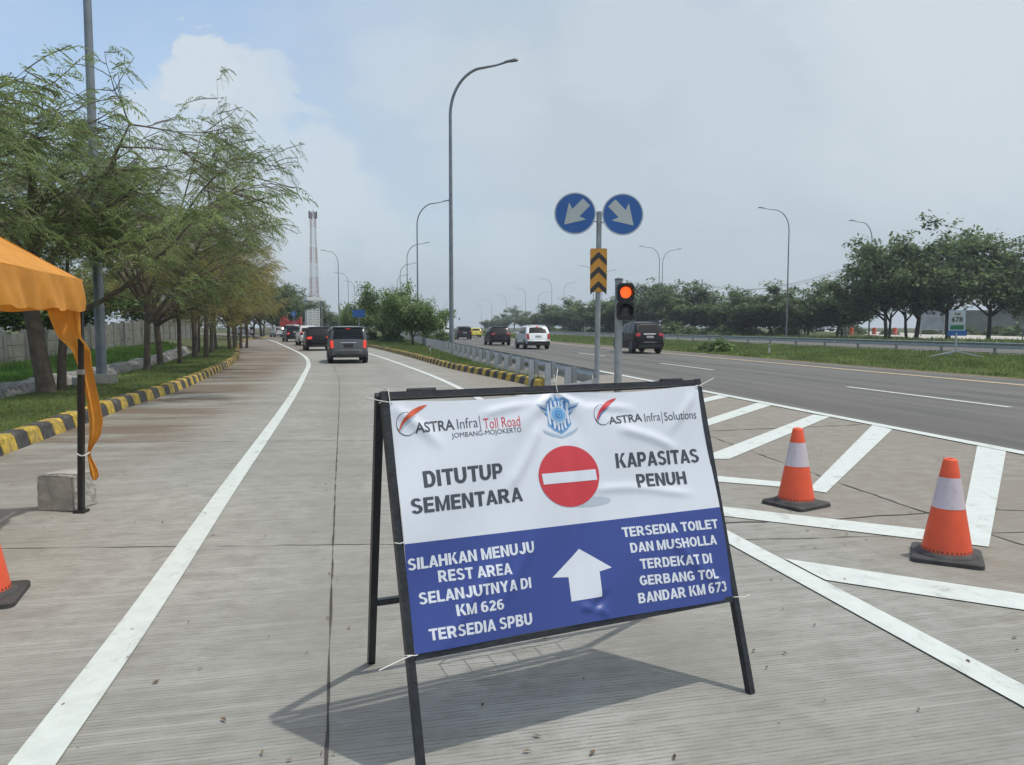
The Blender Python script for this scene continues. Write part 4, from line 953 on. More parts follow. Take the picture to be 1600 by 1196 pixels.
YT = 14.3; b = AT(965.5, 600, YT); tl = thing('traffic_light', 'two lamp traffic light on a grey post, top lamp lit red', 'traffic light', (b[0], b[1], 0))
zt = AT(965, 437, YT)[2]
MB().tube([(0, 0, 0), (.0, 0, zt)], .072, 16).build('pole', M['galv'], tl, smooth=50)
m = MB().lathe([(.078, zt - .02), (.078, zt + .012), (.03, zt + .03)], 16).build('pole_cap', M['lampdark'], tl, smooth=40)
b_ = b
def tloc(px, py, dy): q = AT(px, py, YT); return Vector((q[0] - b_[0], dy, q[2]))
cT, cB_ = tloc(975.5, 458, -.10), tloc(975, 486.5, -.10)
hs = MB()
for c in (cT, cB_):
    bx = [(c.x + x, c.z + z) for x, z in rrect(.31, .335, .07)]; hs.prism(bx, -.20, -.03)
hs.box((.05, -.05, (cT.z + cB_.z) / 2), (.1, .1, .5))
for c in (cT, cB_):
    for k in range(2): hs.tube([(c.x - .1 + .2 * k, -.12, c.z + .17), (c.x - .1 + .2 * k, -.12, c.z + .195)], .012, 6)
hs.build('housing', M['tl_body'], tl)
for c, mm in ((cT, 'tl_red'), (cB_, 'tl_off')):
    l = MB().lathe([(.105, -.205), (.085, -.218), (.05, -.226), (.0, -.23)], 32, axis='y', cap=False, c=(c.x - .005, 0, c.z)).build('lens', M[mm], tl, smooth=60)
    v = MB(); rows = []
    for r0 in (.118, .128): rows.append([[(c.x - .005 + r0 * math.cos(a), y, c.z + r0 * math.sin(a)) for a in np.linspace(math.radians(-35), math.radians(215), 25)] for y in (-.20, -.26 - .02, -.34)])
    v.grid([[p if abs(math.sin(1)) else p for p in row] for row in rows[0]]); v.grid(rows[1], flip=True); v.build('visor', M['tl_body'], tl, smooth=50)
# kilometre sign on its splayed stand
YK = 36.5; b = AT(1492, 560, YK); ks = thing('kilometre_sign', 'green and white kilometre 678 sign on a splayed steel stand', 'road sign', (b[0], b[1], 0))
def kp(px, py, dy=0.): q = AT(px, py, YK); return Vector((q[0] - b[0], dy, q[2]))
b0 = b
hub = kp(1493, 550); hub.z = max(hub.z, .35)
st = MB(); st.tube([hub, kp(1494, 520)], .045, 8); fl, fr = kp(1447, 570), kp(1537, 568); fl.z = fr.z = .06
st.bar(hub, fl, .07, .06); st.bar(hub, fr, .07, .06); st.bar(hub, hub + Vector((0, .9, -hub.z + .05)), .06, .06); st.build('stand', M['galv_lt'], ks)
p0, p1 = kp(1485, 487), kp(1505.5, 515.5); w, h = (p1 - p0).x, (p0 - p1).z; cx, cz = (p0.x + p1.x) / 2, (p0.z + p1.z) / 2
fr_ = MB(); fr_.prism([(cx + x, cz + z) for x, z in rrect(w + .12, h + .12, .04)], -.02, .02); pn = fr_.build('sign_panel', M['sign_rim'], ks)
MB().prism([(cx + x, cz + h * .14 + z) for x, z in rrect(w - .02, h * .70, .02)], -.026, -.021).build('white_field', M['sign_white'], pn)
MB().prism([(cx + x, cz - h * .37 + z) for x, z in rrect(w - .02, h * .24, .02)], -.026, -.021).build('green_field', M['sign_green'], pn)
def wall_text(txt, cx, cz, w, h, y, parent, m, bold=.02):
    V, F = text_geo(txt, bold, 1.0, 2); lo, hi = V.min(0), V.max(0); mm = MB()
    mm.add([(cx + ((v[0] - lo[0]) / (hi[0] - lo[0]) - .5) * w, y, cz + ((v[1] - lo[1]) / (hi[1] - lo[1]) - .5) * h) for v in V], F); return mm.build('lettering', m, parent, recalc=False)
wall_text('678', cx, cz + h * .06, w * .82, h * .30, -.028, pn, M['sign_k'], .03); wall_text('KM', cx, cz + h * .36, w * .42, h * .12, -.028, pn, M['sign_k'], .03)
p0, p1 = kp(1480.5, 517), kp(1510, 525); MB().prism([((p0.x + p1.x) / 2 + x, (p0.z + p1.z) / 2 + z) for x, z in rrect((p1 - p0).x, (p0 - p1).z, .02)], -.03, .0).build('blue_plate', M['sign_blue'], ks)

# ================================================================== GUARDRAILS
def wbeam_profile(): return [(0, 0), (.03, .02), (.035, .055), (.0, .085), (-.045, .115), (-.05, .155), (-.045, .195), (0, .225), (.035, .255), (.03, .29), (0, .31)]
def beam(name, P, ztop, side, m, parent, origin):
    P = np.array(P); n = normals(P[:, :2]) * side; mb = MB(); rows = []
    for thick in (0, .004):
        R0 = []
        for p, q in zip(P, n): R0.append([(p[0] + q[0] * (-o + thick) - origin[0], p[1] + q[1] * (-o + thick) - origin[1], ztop - .31 + z) for o, z in wbeam_profile()])
        rows.append(R0)
    mb.grid(rows[0]); mb.grid(rows[1], flip=True)
    for e in (0, -1):
        a, c_ = rows[0][e], rows[1][e]
        for j in range(len(a) - 1): mb.poly([a[j], a[j + 1], c_[j + 1], c_[j]])
    for j in (0, -1):
        mb.grid([[r[j] for r in rows[0]], [r[j] for r in rows[1]]])
    return mb.build(name, m, parent, smooth=60)
o0 = MB_(4.1, 16)
gr = thing('guardrail', 'steel guardrail with close set posts between the island and the toll road', 'guardrail', o0)
P = [MB_(4.42, y) for y in [15.2, 16] + list(range(18, 170, 4))]; beam('beam', P, .66, 1, M['galv'], gr, o0)  # darker steel: the shade on the beam's back is put into its colour
# flared end lying round the sign posts
e0 = MB_(4.42, 15.2); fl = [e0 - o0 + np.array([0, .15, 0]), e0 - o0 + np.array([.04, -.5, 0]), e0 - o0 + np.array([-.05, -1.0, 0]), e0 - o0 + np.array([-.35, -1.35, 0]), e0 - o0 + np.array([-.75, -1.42, 0])]
mb = MB(); rows = [[(p[0], p[1], .35 + .31 * j / 6 - .05 * i) for j in range(7)] for i, p in enumerate(fl)]
mb.grid(rows); mb.grid([[(p[0] + .005, p[1] + .006, p[2]) for p in r] for r in rows], flip=True); mb.build('end_terminal', M['galv_lt'], gr, smooth=60)
def c_section(mb, c, wd, dp, h, ang, th=.006, open_=1):
    ca, sa = math.cos(ang), math.sin(ang)
    def bx(x, y, sx, sy): mb.box((c[0] + x * ca - y * sa, c[1] + x * sa + y * ca, c[2] + h / 2), (sx, sy, h), ang)
    bx(0, 0, wd, th); bx(-wd / 2 + th / 2, open_ * (dp / 2 + th / 2), th, dp); bx(wd / 2 - th / 2, open_ * (dp / 2 + th / 2), th, dp)
posts = [15.9 + 1.83 * k for k in range(62)]
m1 = MB(); c_section(m1, (-.01, 0, -.1), .135, .07, .76, 0); m2 = MB(); c_section(m2, (.125, .015, .30), .115, .07, .37, .35)
r = random.Random(2)
pr = br = None
for k, y in enumerate(posts):
    q = MB_(4.1, y) - o0; ang = M_ANG + r.uniform(-.04, .04)
    if k == 0:
        pr = m1.build('post', M['galv_lt'], gr); br = m2.build('spacer_block', M['galv'], pr); p = pr  # spacers darker than posts, their shade painted in by the steel colour
    else: p = pr.copy(); COL.objects.link(p); p.parent = gr; c2 = br.copy(); COL.objects.link(c2); c2.parent = p
    p.location = (q[0], q[1], r.uniform(-.012, .012)); p.rotation_euler = (r.uniform(-.012, .012), r.uniform(-.012, .012), ang)
o1 = MB_(32.7, 40)
g2 = thing('median_guardrail', 'long steel guardrail on the grass median across the toll road', 'guardrail', o1)
beam('beam', [MB_(32.7, y) for y in range(14, 300, 5)], .68, -1, M['galv'], g2, o1)
m1 = MB(); c_section(m1, (0, 0, -.1), .1, .12, .76, 0); pr = None
for k in range(58):
    q = MB_(32.85, 17.6 + 3.8 * k) - o1
    if pr is None: pr = m1.build('post', M['lampgrey'], g2); p = pr
    else: p = pr.copy(); COL.objects.link(p); p.parent = g2
    p.location = tuple(q); p.rotation_euler = (0, 0, M_ANG)
def guide_post(q, h, label, m='sign_white', rz=0.):
    t = thing('marker_post', label, 'marker post', q, rz); MB().box((0, 0, h / 2), (.1, .05, h), taper=.8).build('post', M[m], t); MB().box((0, -.027, h * .8), (.06, .008, .12)).build('reflector', M['tail'], t)
guide_post(G(672, 556), .62, 'short pale marker post in the island grass beside the lamp')
guide_post(MB_(21.5, 41.5), .55, 'short white marker post tilted in the median grass', rz=.4)
#@@NEXT
# ================================================================== VEHICLES
def lerp_tab(tab, x): return float(np.interp(x, [a for a, b in tab], [b for a, b in tab]))
def make_car(name, label, cat, group, loc, rz, L, W, H, paint, zt, beltf=.60, roof_k=.80, roof_mat=None, lit=False, plate='plate', rear_win=(.62, .90), lamp=(.50, .66), lamp_w=.16, rails=False, plate_z=.52, spoiler=False, chrome_bar=False, lowtrim=.30, wheel_r=.34, high_stop=False, ins=(.215, .07, .62), win_w=.84):
    """zt: side profile of the top as (fraction of length from the tail, fraction of height)"""
    t = thing(name, label, cat, loc, rz, group); y0 = 0.0
    ZT = [(a * L, b * H) for a, b in zt]; zb = .20 * H * .8
    tumb = [(0, .93), (.22, .975), (.45, 1.0), (beltf, .985), (.80, .5 * (.985 + roof_k) + .02), (1.0, roof_k)]
    tap = [(0, .86), (.03, .94), (.10, .99), (.3, 1), (.8, 1), (.92, .96), (.97, .90), (1, .80)]
    hw = lambda z, y: W / 2 * lerp_tab(tumb, z / H) * lerp_tab(tap, y / L)
    top = lambda y: lerp_tab(ZT, y)
    crown = .055 * H / 1.6
    ysn = sorted(set([a for a, b in ZT] + list(np.linspace(0, L, 26)))); rings = []
    fr = [0, .06, .16, .30, .44, .56, .66, .76, .86, .94]
    for y in ysn:
        z1 = top(y); zbb = zb + (.10 if y < .02 * L or y > .97 * L else 0); side = []
        for f in fr: z = zbb + (z1 - crown - .02 - zbb) * f; side.append((hw(z, y), y, z))
        hx = hw(z1 - crown, y)
        side += [(hx * .97, y, z1 - crown), (hx * .88, y, z1 - crown * .6), (hx * .6, y, z1 - crown * .2), (0, y, z1)]
        ring = [(-a, b, c) for a, b, c in side] + [(a, b, c) for a, b, c in side[:-1]][::-1]; rings.append(ring)
    n = len(rings[0]); m = MB(); vs = [q for r in rings for q in r]
    fs = [(i * n + k, i * n + (k + 1) % n, (i + 1) * n + (k + 1) % n, (i + 1) * n + k) for i in range(len(rings) - 1) for k in range(n)]
    mis = []
    for i in range(len(rings) - 1):
        for k in range(n):
            zc = (rings[i][k][2] + rings[i + 1][k][2]) / 2
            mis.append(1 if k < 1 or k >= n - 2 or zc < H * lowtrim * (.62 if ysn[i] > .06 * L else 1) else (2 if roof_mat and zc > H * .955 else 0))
    o = len(m.v); m.v += vs; m.f += fs; m.m += mis; m.f += [tuple(range(n - 1, -1, -1)), tuple(range((len(rings) - 1) * n, len(rings) * n))]; m.m += [0, 0]
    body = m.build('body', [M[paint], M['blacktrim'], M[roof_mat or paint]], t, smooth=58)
    def tsurf(xf, y, e=.006):
        hx = hw(top(y) - crown, y); d = .02; sl = (top(y + d) - top(y - d)) / (2 * d); ny, nz = -sl, 1.0; k = math.hypot(ny, nz); f = abs(xf)
        drop = crown * (0.2 * (f / .6) ** 2 if f < .6 else .2 + .8 * ((f - .6) / .4) ** 1.3)
        return (hx * xf, y + e * ny / k, top(y) - drop + e * nz / k)
    def yz(z):      # where on the tail the top profile reaches height z
        for (a, b), (c, d) in zip(ZT, ZT[1:]):
            if b <= z <= d and d > b: return a + (c - a) * (z - b) / (d - b)
        return ZT[0][0]
    def tpanel(nm, x0, x1, z0, z1, mt, e=.008, nx=9, nz=6, trap=0., parent=None):
        P = []
        for j in range(nz + 1):
            zz = z0 + (z1 - z0) * j / nz; k = 1 - trap * j / nz; P.append([tsurf((x0 + (x1 - x0) * i / nx) * k, yz(zz * H), e) for i in range(nx + 1)])
        rim = MB().grid(P); Q = [[(a, b + .02, c - .01) for a, b, c in r] for r in P]
        rim.grid([[p for p in P[0]], [q for q in Q[0]]]); rim.grid([P[-1], Q[-1]]); rim.grid([[r[0] for r in P], [r[0] for r in Q]]); rim.grid([[r[-1] for r in P], [r[-1] for r in Q]])
        return rim.build(nm, mt, parent or t, smooth=40)
    tpanel('rear_window', -win_w, win_w, rear_win[0], rear_win[1], M['glass'], .010, trap=.05)
    for s in (-1, 1): tpanel('tail_lamp', s * (1 - lamp_w * 2), s * 1.0, lamp[0], lamp[1], M['brake' if lit else 'tail'], .014, 4, 5)
    if high_stop: tpanel('brake_lamp', -.12, .12, rear_win[1] + .012, rear_win[1] + .03, M['brake'], .016, 3, 1)
    if chrome_bar: tpanel('chrome_bar', -.45, .45, plate_z + .075, plate_z + .095, M['chrome'], .02, 6, 1)
    pw = .24 * W / 1.7
    zz = plate_z * H; yy = yz(zz); c = tsurf(0, yy, .012)
    MB().box((0, c[1] - .012, zz), (pw * 1.7, .014, .125)).build('number_plate', M[plate], t)
    # bumper
    bp = MB(); zc = .30 * H; P = []
    for j, (dz, e) in enumerate(((-.075, .0), (-.06, .03), (.05, .035), (.07, .0))):
        P.append([(W / 2 * .95 * x, -e + .10 * abs(x) ** 4, zc + dz * H) for x in np.linspace(-1, 1, 13)])
    bp.grid(P); bp.build('rear_bumper', M[paint], t, smooth=50)
    MB().box((0, -.018, ins[0] * H), (W * ins[2], .06, ins[1] * H)).build('bumper_insert', M['blacktrim'], t)
    if spoiler:
        q = tsurf(0, yz(.97 * H)); MB().box((0, q[1] - .05, q[2] - .01), (W * roof_k * .9, .22, .035), Matrix.Rotation(.08, 3, 'X')).build('spoiler', M[roof_mat or paint], t)
    # glass along the sides, pillars between
    def spanel(sg, ya, yb, za, zb_, nm, mt, e=.007):
        P = [[(sg * (hw(z * H, y) + e), y, min(z * H, top(y) - crown - .03)) for y in np.linspace(ya * L, yb * L, 6)] for z in np.linspace(za, zb_, 4)]
        MB().grid(P).build(nm, mt, t, smooth=50)
    rb = yz(.93 * H) / L
    for sg in (-1, 1):
        for ya, yb in ((rb + .02, .235), (.25, .42), (.435, .60)):
            if yb - ya > .03: spanel(sg, ya, yb, beltf + .035, .905, 'side_window', M['glass'])
        MB().tube([(sg * (W / 2 - .03), .655 * L, beltf * H + .03), (sg * (W / 2 + .09), .65 * L, beltf * H + .06)], .025, 6).box((sg * (W / 2 + .12), .648 * L, beltf * H + .10), (.17, .08, .14)).build('mirror', M[paint], t)
        for k in (.33, .50): MB().box((sg * (W / 2 + .004), k * L, .56 * H), (.02, .14, .025)).build('door_handle', M[paint], t)
        if rails: MB().tube([(sg * W / 2 * roof_k * .93, .18 * L, H * .985), (sg * W / 2 * roof_k * .93, .22 * L, H * 1.012), (sg * W / 2 * roof_k * .93, .52 * L, H * 1.012), (sg * W / 2 * roof_k * .93, .56 * L, H * .985)], .018, 6).build('roof_rail', M['lampdark'], t)
    # windscreen
    fy = [a for a, b in ZT if b > .97 * H][-1] / L
    P = [[(hw(top(y), y) * x * .9, y, top(y) - crown * abs(x) + .012) for x in np.linspace(-1, 1, 7)] for y in np.linspace(fy * L + .03, (fy + .135) * L, 5)]
    MB().grid(P).build('windscreen', M['glass'], t, smooth=50)
    wr = wheel_r * H / 1.75
    for yk in (.19, .80):
        for sg in (-1, 1):
            y = yk * L; xo = sg * (W / 2 * .985); a = MB()
            ring = [(sg * (hw(wr * 1.1, y) + .012), y + wr * 1.16 * math.cos(k), max(zb - .02, wr + wr * 1.12 * math.sin(k))) for k in np.linspace(-.35, math.pi + .35, 17)]
            a.poly(ring); a.build('wheel_arch', M['blacktrim'], t, recalc=False)
            wv = MB().lathe([(wr * .62, -.1), (wr * .93, -.105), (wr, -.075), (wr, .075), (wr * .93, .105), (wr * .62, .1)], 26, axis='x').build('wheel', M['tyre'], t, smooth=40, loc=(xo - sg * .085, y, wr))
            rm = MB().lathe([(wr * .64, .100 * sg), (wr * .60, .112 * sg), (wr * .50, .085 * sg), (.0, .085 * sg)], 22, axis='x', cap=False)
            for k in range(5):
                aa = k * 2 * math.pi / 5; rm.bar((sg * .098, 0, 0), (sg * .104, wr * .6 * math.cos(aa), wr * .6 * math.sin(aa)), .055, .02)
            rm.build('rim', M['rim'], wv, smooth=40)
    return t
MPV = [(0, .40), (.010, .45), (.022, .62), (.032, .66), (.060, .88), (.075, .94), (.10, .975), (.22, 1.0), (.50, .995), (.60, .96), (.76, .66), (.80, .62), (.95, .52), (1, .40)]
SUV = [(0, .42), (.010, .46), (.025, .60), (.040, .665), (.095, .86), (.115, .925), (.145, .965), (.28, 1.0), (.48, .99), (.57, .95), (.71, .66), (.75, .63), (.93, .57), (1, .42)]
VAN = [(0, .30), (.008, .34), (.014, .60), (.022, .90), (.03, .96), (.06, .985), (.2, 1.0), (.70, 1.0), (.78, .95), (.90, .62), (.93, .58), (.98, .50), (1, .40)]
def at_tail(px, py, corr=0.): q = G(px, py); return (q[0], q[1], 0)
Q1 = 'cars queuing along the slip road'; Q2 = 'cars driving away on the toll road'
make_car('grey_minivan', 'grey minivan with lit tail lamps, last of the slip road queue', 'car', Q1, at_tail(545, 568.6), R_ANG + .03, 4.1, 1.60, 1.54, 'c_grey', MPV, .62, .84, lit=True, plate='plate_k', rear_win=(.655, .90), lamp=(.44, .635), lamp_w=.085, spoiler=True, chrome_bar=True, plate_z=.47, high_stop=True)
make_car('black_suv', 'black car in the slip road queue right in front of the grey minivan', 'car', Q1, at_tail(499.5, 548.6), R_ANG + .10, 4.0, 1.62, 1.52, 'c_black', SUV, .62, .82, lit=True, plate='plate_k', rear_win=(.66, .89), lamp=(.50, .60), lamp_w=.2, spoiler=True)
make_car('white_minivan', 'pearl white car in the slip road queue between two black ones', 'car', Q1, at_tail(484.5, 540.5), R_ANG + .14, 4.1, 1.62, 1.62, 'c_pearl', SUV, .60, .82, lit=True, plate='plate_k', rear_win=(.66, .88), lamp=(.56, .70), lamp_w=.14, rails=True, wheel_r=.36)
make_car('black_van', 'black minivan with a white roof in the slip road queue', 'car', Q1, at_tail(461.5, 534.6), R_ANG + .18, 4.4, 1.68, 1.72, 'c_black', MPV, .60, .86, roof_mat='c_white', lit=True, plate='plate_k', rear_win=(.62, .89), lamp=(.46, .56), lamp_w=.14)
make_car('silver_suv', 'silver car with a dark window at the head of the slip road queue', 'car', Q1, at_tail(438.5, 527.3), R_ANG + .26, 4.2, 1.62, 1.55, 'c_silver', SUV, .60, .82, rear_win=(.64, .90), lamp=(.52, .62), lamp_w=.2)
make_car('black_suv', 'glossy black SUV passing right behind the traffic light post', 'car', Q2, at_tail(1016, 553.4), M_ANG, 4.35, 1.72, 1.80, 'c_black', SUV, .60, .75, rear_win=(.68, .90), lamp=(.56, .655), lamp_w=.16, chrome_bar=True, plate_z=.525, rails=True, wheel_r=.40, ins=(.245, .09, .8), win_w=.78)
make_car('white_suv', 'white SUV with red tail lamps on the toll road', 'car', Q2, at_tail(841.5, 546.4), M_ANG, 4.4, 1.70, 1.63, 'c_white', SUV, .61, .76, lit=False, rear_win=(.67, .90), lamp=(.44, .665), lamp_w=.10, rails=True, spoiler=True, ins=(.26, .15, .9), win_w=.78, lowtrim=.34, plate_z=.53, high_stop=True, wheel_r=.37)
make_car('black_suv', 'black car ahead of the white SUV on the toll road', 'car', Q2, at_tail(783, 540.3), M_ANG, 4.2, 1.68, 1.55, 'c_navy', SUV, .62, .80, plate='plate_k', rear_win=(.68, .90), lamp=(.58, .65), lamp_w=.2, spoiler=True, wheel_r=.37)
make_car('dark_minivan', 'dark car just right of the island lamp post on the toll road', 'car', Q2, at_tail(726.5, 531.0), M_ANG, 4.2, 1.72, 1.58, 'c_navy', MPV, .60, .84, rear_win=(.64, .90), lamp=(.55, .66), lamp_w=.12)
make_car('yellow_taxi', 'small yellow car far ahead on the toll road', 'car', Q2, at_tail(744.5, 527.4), M_ANG, 3.9, 1.55, 1.38, 'c_yellow', SUV, .62, .80, rear_win=(.68, .90), lamp=(.52, .64), lamp_w=.12)
make_car('white_hatchback', 'white car farthest off on the toll road, left of the lamp post', 'car', Q2, at_tail(699.5, 522.8), M_ANG, 4.0, 1.6, 1.5, 'c_white', SUV, .62, .80, rear_win=(.66, .90), lamp=(.52, .64), lamp_w=.12)
make_car('parked_car', 'dark car parked under the left trees where the slip road bends', 'car', None, at_tail(396, 524.5), R_ANG + 1.1, 4.2, 1.65, 1.6, 'c_silver', SUV, .62, .80)
PK = 'white vehicles queuing in the far rest area'
for k, (px, Y, nm, pf, h, lb) in enumerate(((1268, 150, 'white_van', VAN, 2.2, 'white van parked far behind the right trees'), (1291, 152, 'parked_car', SUV, 1.6, 'white car parked right of the far white van'), (1306, 156, 'parked_car', MPV, 1.7, 'second white car in the far rest area, by the orange barrels'), (1182, 160, 'parked_car', MPV, 1.8, 'white car glimpsed between the dark trees left of the tall lamp post'))):
    q = AT(px, 511, Y); make_car(nm, lb, 'car', PK, (q[0], q[1], .55), .9, 4.3 if pf is not VAN else 5.0, 1.7, h, 'c_white', pf, .60, .84)

# ================================================================== TREES
def grow(seed, H, R, r0, fork, limbs, sub, twigs, flat=.55, lean=(0, 0), wig=.12, per_twig=7, n_side=8, bare_k=.1, extra_trunks=()):
    """returns trunk mesh builder and leaf anchor points with directions"""
    r = random.Random(seed); mb = MB(); anch = []
    def path(p, d, length, k, trop, w):
        pts = [Vector(p)]; d = Vector(d).normalized()
        for i in range(k):
            d = (d + Vector((r.gauss(0, w), r.gauss(0, w), r.gauss(0, w * .6))) + Vector((0, 0, trop))).normalized(); pts.append(pts[-1] + d * (length / k))
        return pts, d
    def trunk(base, ln, r0, fk, nl):
        tp, td = path(base, (ln[0], ln[1], 1), fk, 6, .05, .05); mb.tube(tp, [r0 * (1.25 if i == 0 else 1 - .25 * i / 6) for i in range(7)], 10)
        for a in range(nl):
            az = 2 * math.pi * (a + r.uniform(-.3, .3)) / nl; el = r.uniform(.35, 1.05); st = tp[r.choice((4, 5, 6, 6))]
            top_z = H * r.uniform(.78, 1.0) - st.z; reach = R * r.uniform(.65, 1.05); LL = math.hypot(top_z * .9, reach) * .72
            d = Vector((math.cos(az) * math.cos(el), math.sin(az) * math.cos(el), math.sin(el)))
            lp, ld = path(st, d, LL, 8, .02, wig); rr = r0 * r.uniform(.42, .6); mb.tube(lp, [rr * (1 - .8 * i / 8) for i in range(9)], 7)
            for b in range(sub):
                i = r.randint(2, 8); s0 = lp[i]; az2 = az + r.gauss(0, 1.0); el2 = r.uniform(-.1, flat)
                d2 = Vector((math.cos(az2) * math.cos(el2), math.sin(az2) * math.cos(el2), math.sin(el2)))
                L2 = R * r.uniform(.28, .55); bp, bd = path(s0, d2, L2, 6, .01, wig * 1.2); r2 = rr * .42 * (1 - .06 * i)
                mb.tube(bp, [max(.004, r2 * (1 - .85 * k / 6)) for k in range(7)], 5, cap=False)
                for c in range(twigs):
                    j = r.randint(1, 6); az3 = az2 + r.gauss(0, .9); el3 = r.uniform(-.35, .55)
                    d3 = Vector((math.cos(az3) * math.cos(el3), math.sin(az3) * math.cos(el3), math.sin(el3))); L3 = R * r.uniform(.12, .26)
                    cp_, cd = path(bp[j], d3, L3, 4, -.02, wig); mb.tube(cp_, [.006 + r2 * .18 * (1 - k / 4) for k in range(5)], 4, cap=False)
                    bare = r.random() < bare_k
                    for e in range(0 if bare else per_twig):
                        f = r.uniform(.25, 1.0) * 4; k = min(3, int(f)); p = cp_[k].lerp(cp_[k + 1], f - k); anch.append((p, cd))
    trunk((0, 0, -.1), lean, r0, fork, limbs)
    for bx, by, ln, rr_, fk, nl in extra_trunks: trunk((bx, by, -.1), ln, rr_, fk, nl)
    return mb, anch
def crown(name, anch, seed, L, m, parent, pairs=6, wl=.34, ww=.055, droop=.5, jitter=.1, spread=.9):
    """pinnate fronds: pairs of narrow leaflets along a drooping stalk"""
    r = np.random.default_rng(seed); n = len(anch); p = np.array([a[0][:] for a in anch]) + r.normal(0, jitter, (n, 3)); d0 = np.array([a[1][:] for a in anch])
    az = np.arctan2(d0[:, 1], d0[:, 0]) + r.normal(0, spread, n); el = r.uniform(-.35, .45, n)
    d = np.stack([np.cos(az) * np.cos(el), np.sin(az) * np.cos(el), np.sin(el)], 1); s = np.stack([-np.sin(az), np.cos(az), r.normal(0, .25, n)], 1)
    ln = L * r.uniform(.6, 1.3, n)[:, None]; quads = []
    for k in range(pairs):
        f = (k + .6) / pairs; q = p + d * ln * f + np.array([0, 0, -1.]) * ln * droop * f * f; sz = ln * wl * (1 - .45 * abs(f - .45)) * r.uniform(.8, 1.2, (n, 1)); w = ln * ww
        for sg in (-1, 1):
            o = s * sg * .86 + d * .42 + np.array([0, 0, -1.]) * (.30 + r.uniform(-.15, .35, (n, 1))); t = d * w * .5 + np.array([0, 0, 1.]) * w * .12
            quads.append(np.stack([q - t * .6, q + o * sz * .45 - t, q + o * sz, q + o * sz * .5 + t * 1.1], 1))
    V = np.concatenate(quads).reshape(-1, 3); me = raw_mesh(name, V, quads=np.arange(len(V)).reshape(-1, 4), mats=[m]); return link(name, me, parent)
def leafy(name, anch, seed, size, m, parent, jitter=.25, n_per=3):
    """broad leaf clumps for trees farther off"""
    r = np.random.default_rng(seed); p = np.repeat(np.array([a[0][:] for a in anch]), n_per, 0); n = len(p); p = p + r.normal(0, jitter, (n, 3)) * np.array([1, 1, .7])
    az = r.uniform(0, 6.283, n); el = r.normal(0, .45, n); d = np.stack([np.cos(az) * np.cos(el), np.sin(az) * np.cos(el), np.sin(el)], 1); s = np.stack([-np.sin(az), np.cos(az), r.normal(0, .35, n)], 1)
    l = size * r.uniform(.6, 1.5, n)[:, None]; w = l * r.uniform(.28, .5, (n, 1))
    V = np.stack([p, p + d * l * .5 - s * w, p + d * l - np.array([0, 0, .18]) * l, p + d * l * .5 + s * w], 1).reshape(-1, 3)
    me = raw_mesh(name, V, quads=np.arange(len(V)).reshape(-1, 4), mats=[m]); return link(name, me, parent)
def tree_thing(nm, label, group, loc, rz=0., cat='tree'): return thing(nm, label, cat, loc, rz, group)
GL_ = 'trees along the left verge'
# the near left trees: feathery, part bare, leaning over the road
def near_tree(seed, loc, label, H, R, r0, leafm, pairs, **kw):
    t = tree_thing('verge_tree', label, GL_, loc, kw.pop('rz', 0.)); L = kw.pop('L', .42); pj = kw.pop('jit', .06)
    mb, an = grow(seed, H, R, r0, **kw); kz = H / float(np.percentile([a[0].z for a in an], 99.7)); kr = R / float(np.percentile([math.hypot(a[0].x, a[0].y) for a in an], 97)); t.scale = (kr, kr, kz); mb.build("trunk", M["bark"], t, smooth=60); crown('crown', an, seed + 50, L, leafm, t, pairs, jitter=pj); return t
q = G(75, 627); near_tree(11, (q[0], q[1], .1), 'nearest verge tree with a thick leaning trunk behind the orange tent', 6.3, 3.9, .19, M['leaf_n'], 7, fork=2.5, limbs=8, sub=11, twigs=8, per_twig=8, bare_k=.35, lean=(-.14, .05), L=.40, flat=.5, extra_trunks=((.16, .25, (.12, 0), .10, 2.2, 3),))
q = G(229, 589); t2 = near_tree(23, (q[0], q[1], .1), 'second verge tree with a low forked trunk, crown reaching over the kerb', 7.7, 4.1, .13, M['leaf_n'], 7, fork=1.7, limbs=9, sub=11, twigs=8, per_twig=7, bare_k=.12, lean=(.02, .05), L=.38, flat=.5)
q = RL(-6.3, 27.0); t3 = near_tree(37, (q[0], q[1], .1), 'third verge tree, olive and dense, right behind the forked one', 7.0, 3.7, .14, M['leaf_y'], 6, fork=2.0, limbs=7, sub=9, twigs=6, per_twig=6, L=.42, flat=.55, extra_trunks=((.5, .8, (.1, 0), .10, 2.1, 4),))
q = RL(-6.2, 33.0); t4 = near_tree(41, (q[0], q[1], .1), 'fourth verge tree with olive leaves and pale leaning stems', 6.1, 3.3, .13, M['leaf_y'], 5, fork=2.0, limbs=7, sub=9, twigs=6, per_twig=7, L=.46, flat=.6, extra_trunks=((.7, -.5, (.15, 0), .11, 2.2, 4),))
rowl = [(-6.4, 38.5, t3, 2.1, .95), (-6.2, 43.5, t4, 4.0, 1.0), (-6.6, 48.5, t3, .8, 1.0), (-6.9, 54, t4, 1.9, 1.0), (-8.6, 60, t3, 5.0, .95)]
nth = ['fifth', 'sixth', 'seventh', 'eighth', 'ninth', 'tenth']
for k, (l, y, src, rz, s) in enumerate(rowl):
    o = copy_tree(src); o.location = tuple(RL(l, y, .1)); o.rotation_euler = (0, 0, rz); ks = .84 - .015 * k; o.scale = (src.scale[0] * ks, src.scale[1] * ks, src.scale[2] * s * .9)
    o['label'] = nth[k] + ' olive verge tree counting back from the tent along the left row'
o = copy_tree(t2); q = RL(-7.4, 9.2); o.location = (q[0], q[1], .1); o.rotation_euler = (0, 0, 2.4); o.scale = (t2.scale[0] * .9, t2.scale[1] * .9, t2.scale[2] * .68); o['label'] = 'verge tree left of the tent, only its branch tips in view at top left'

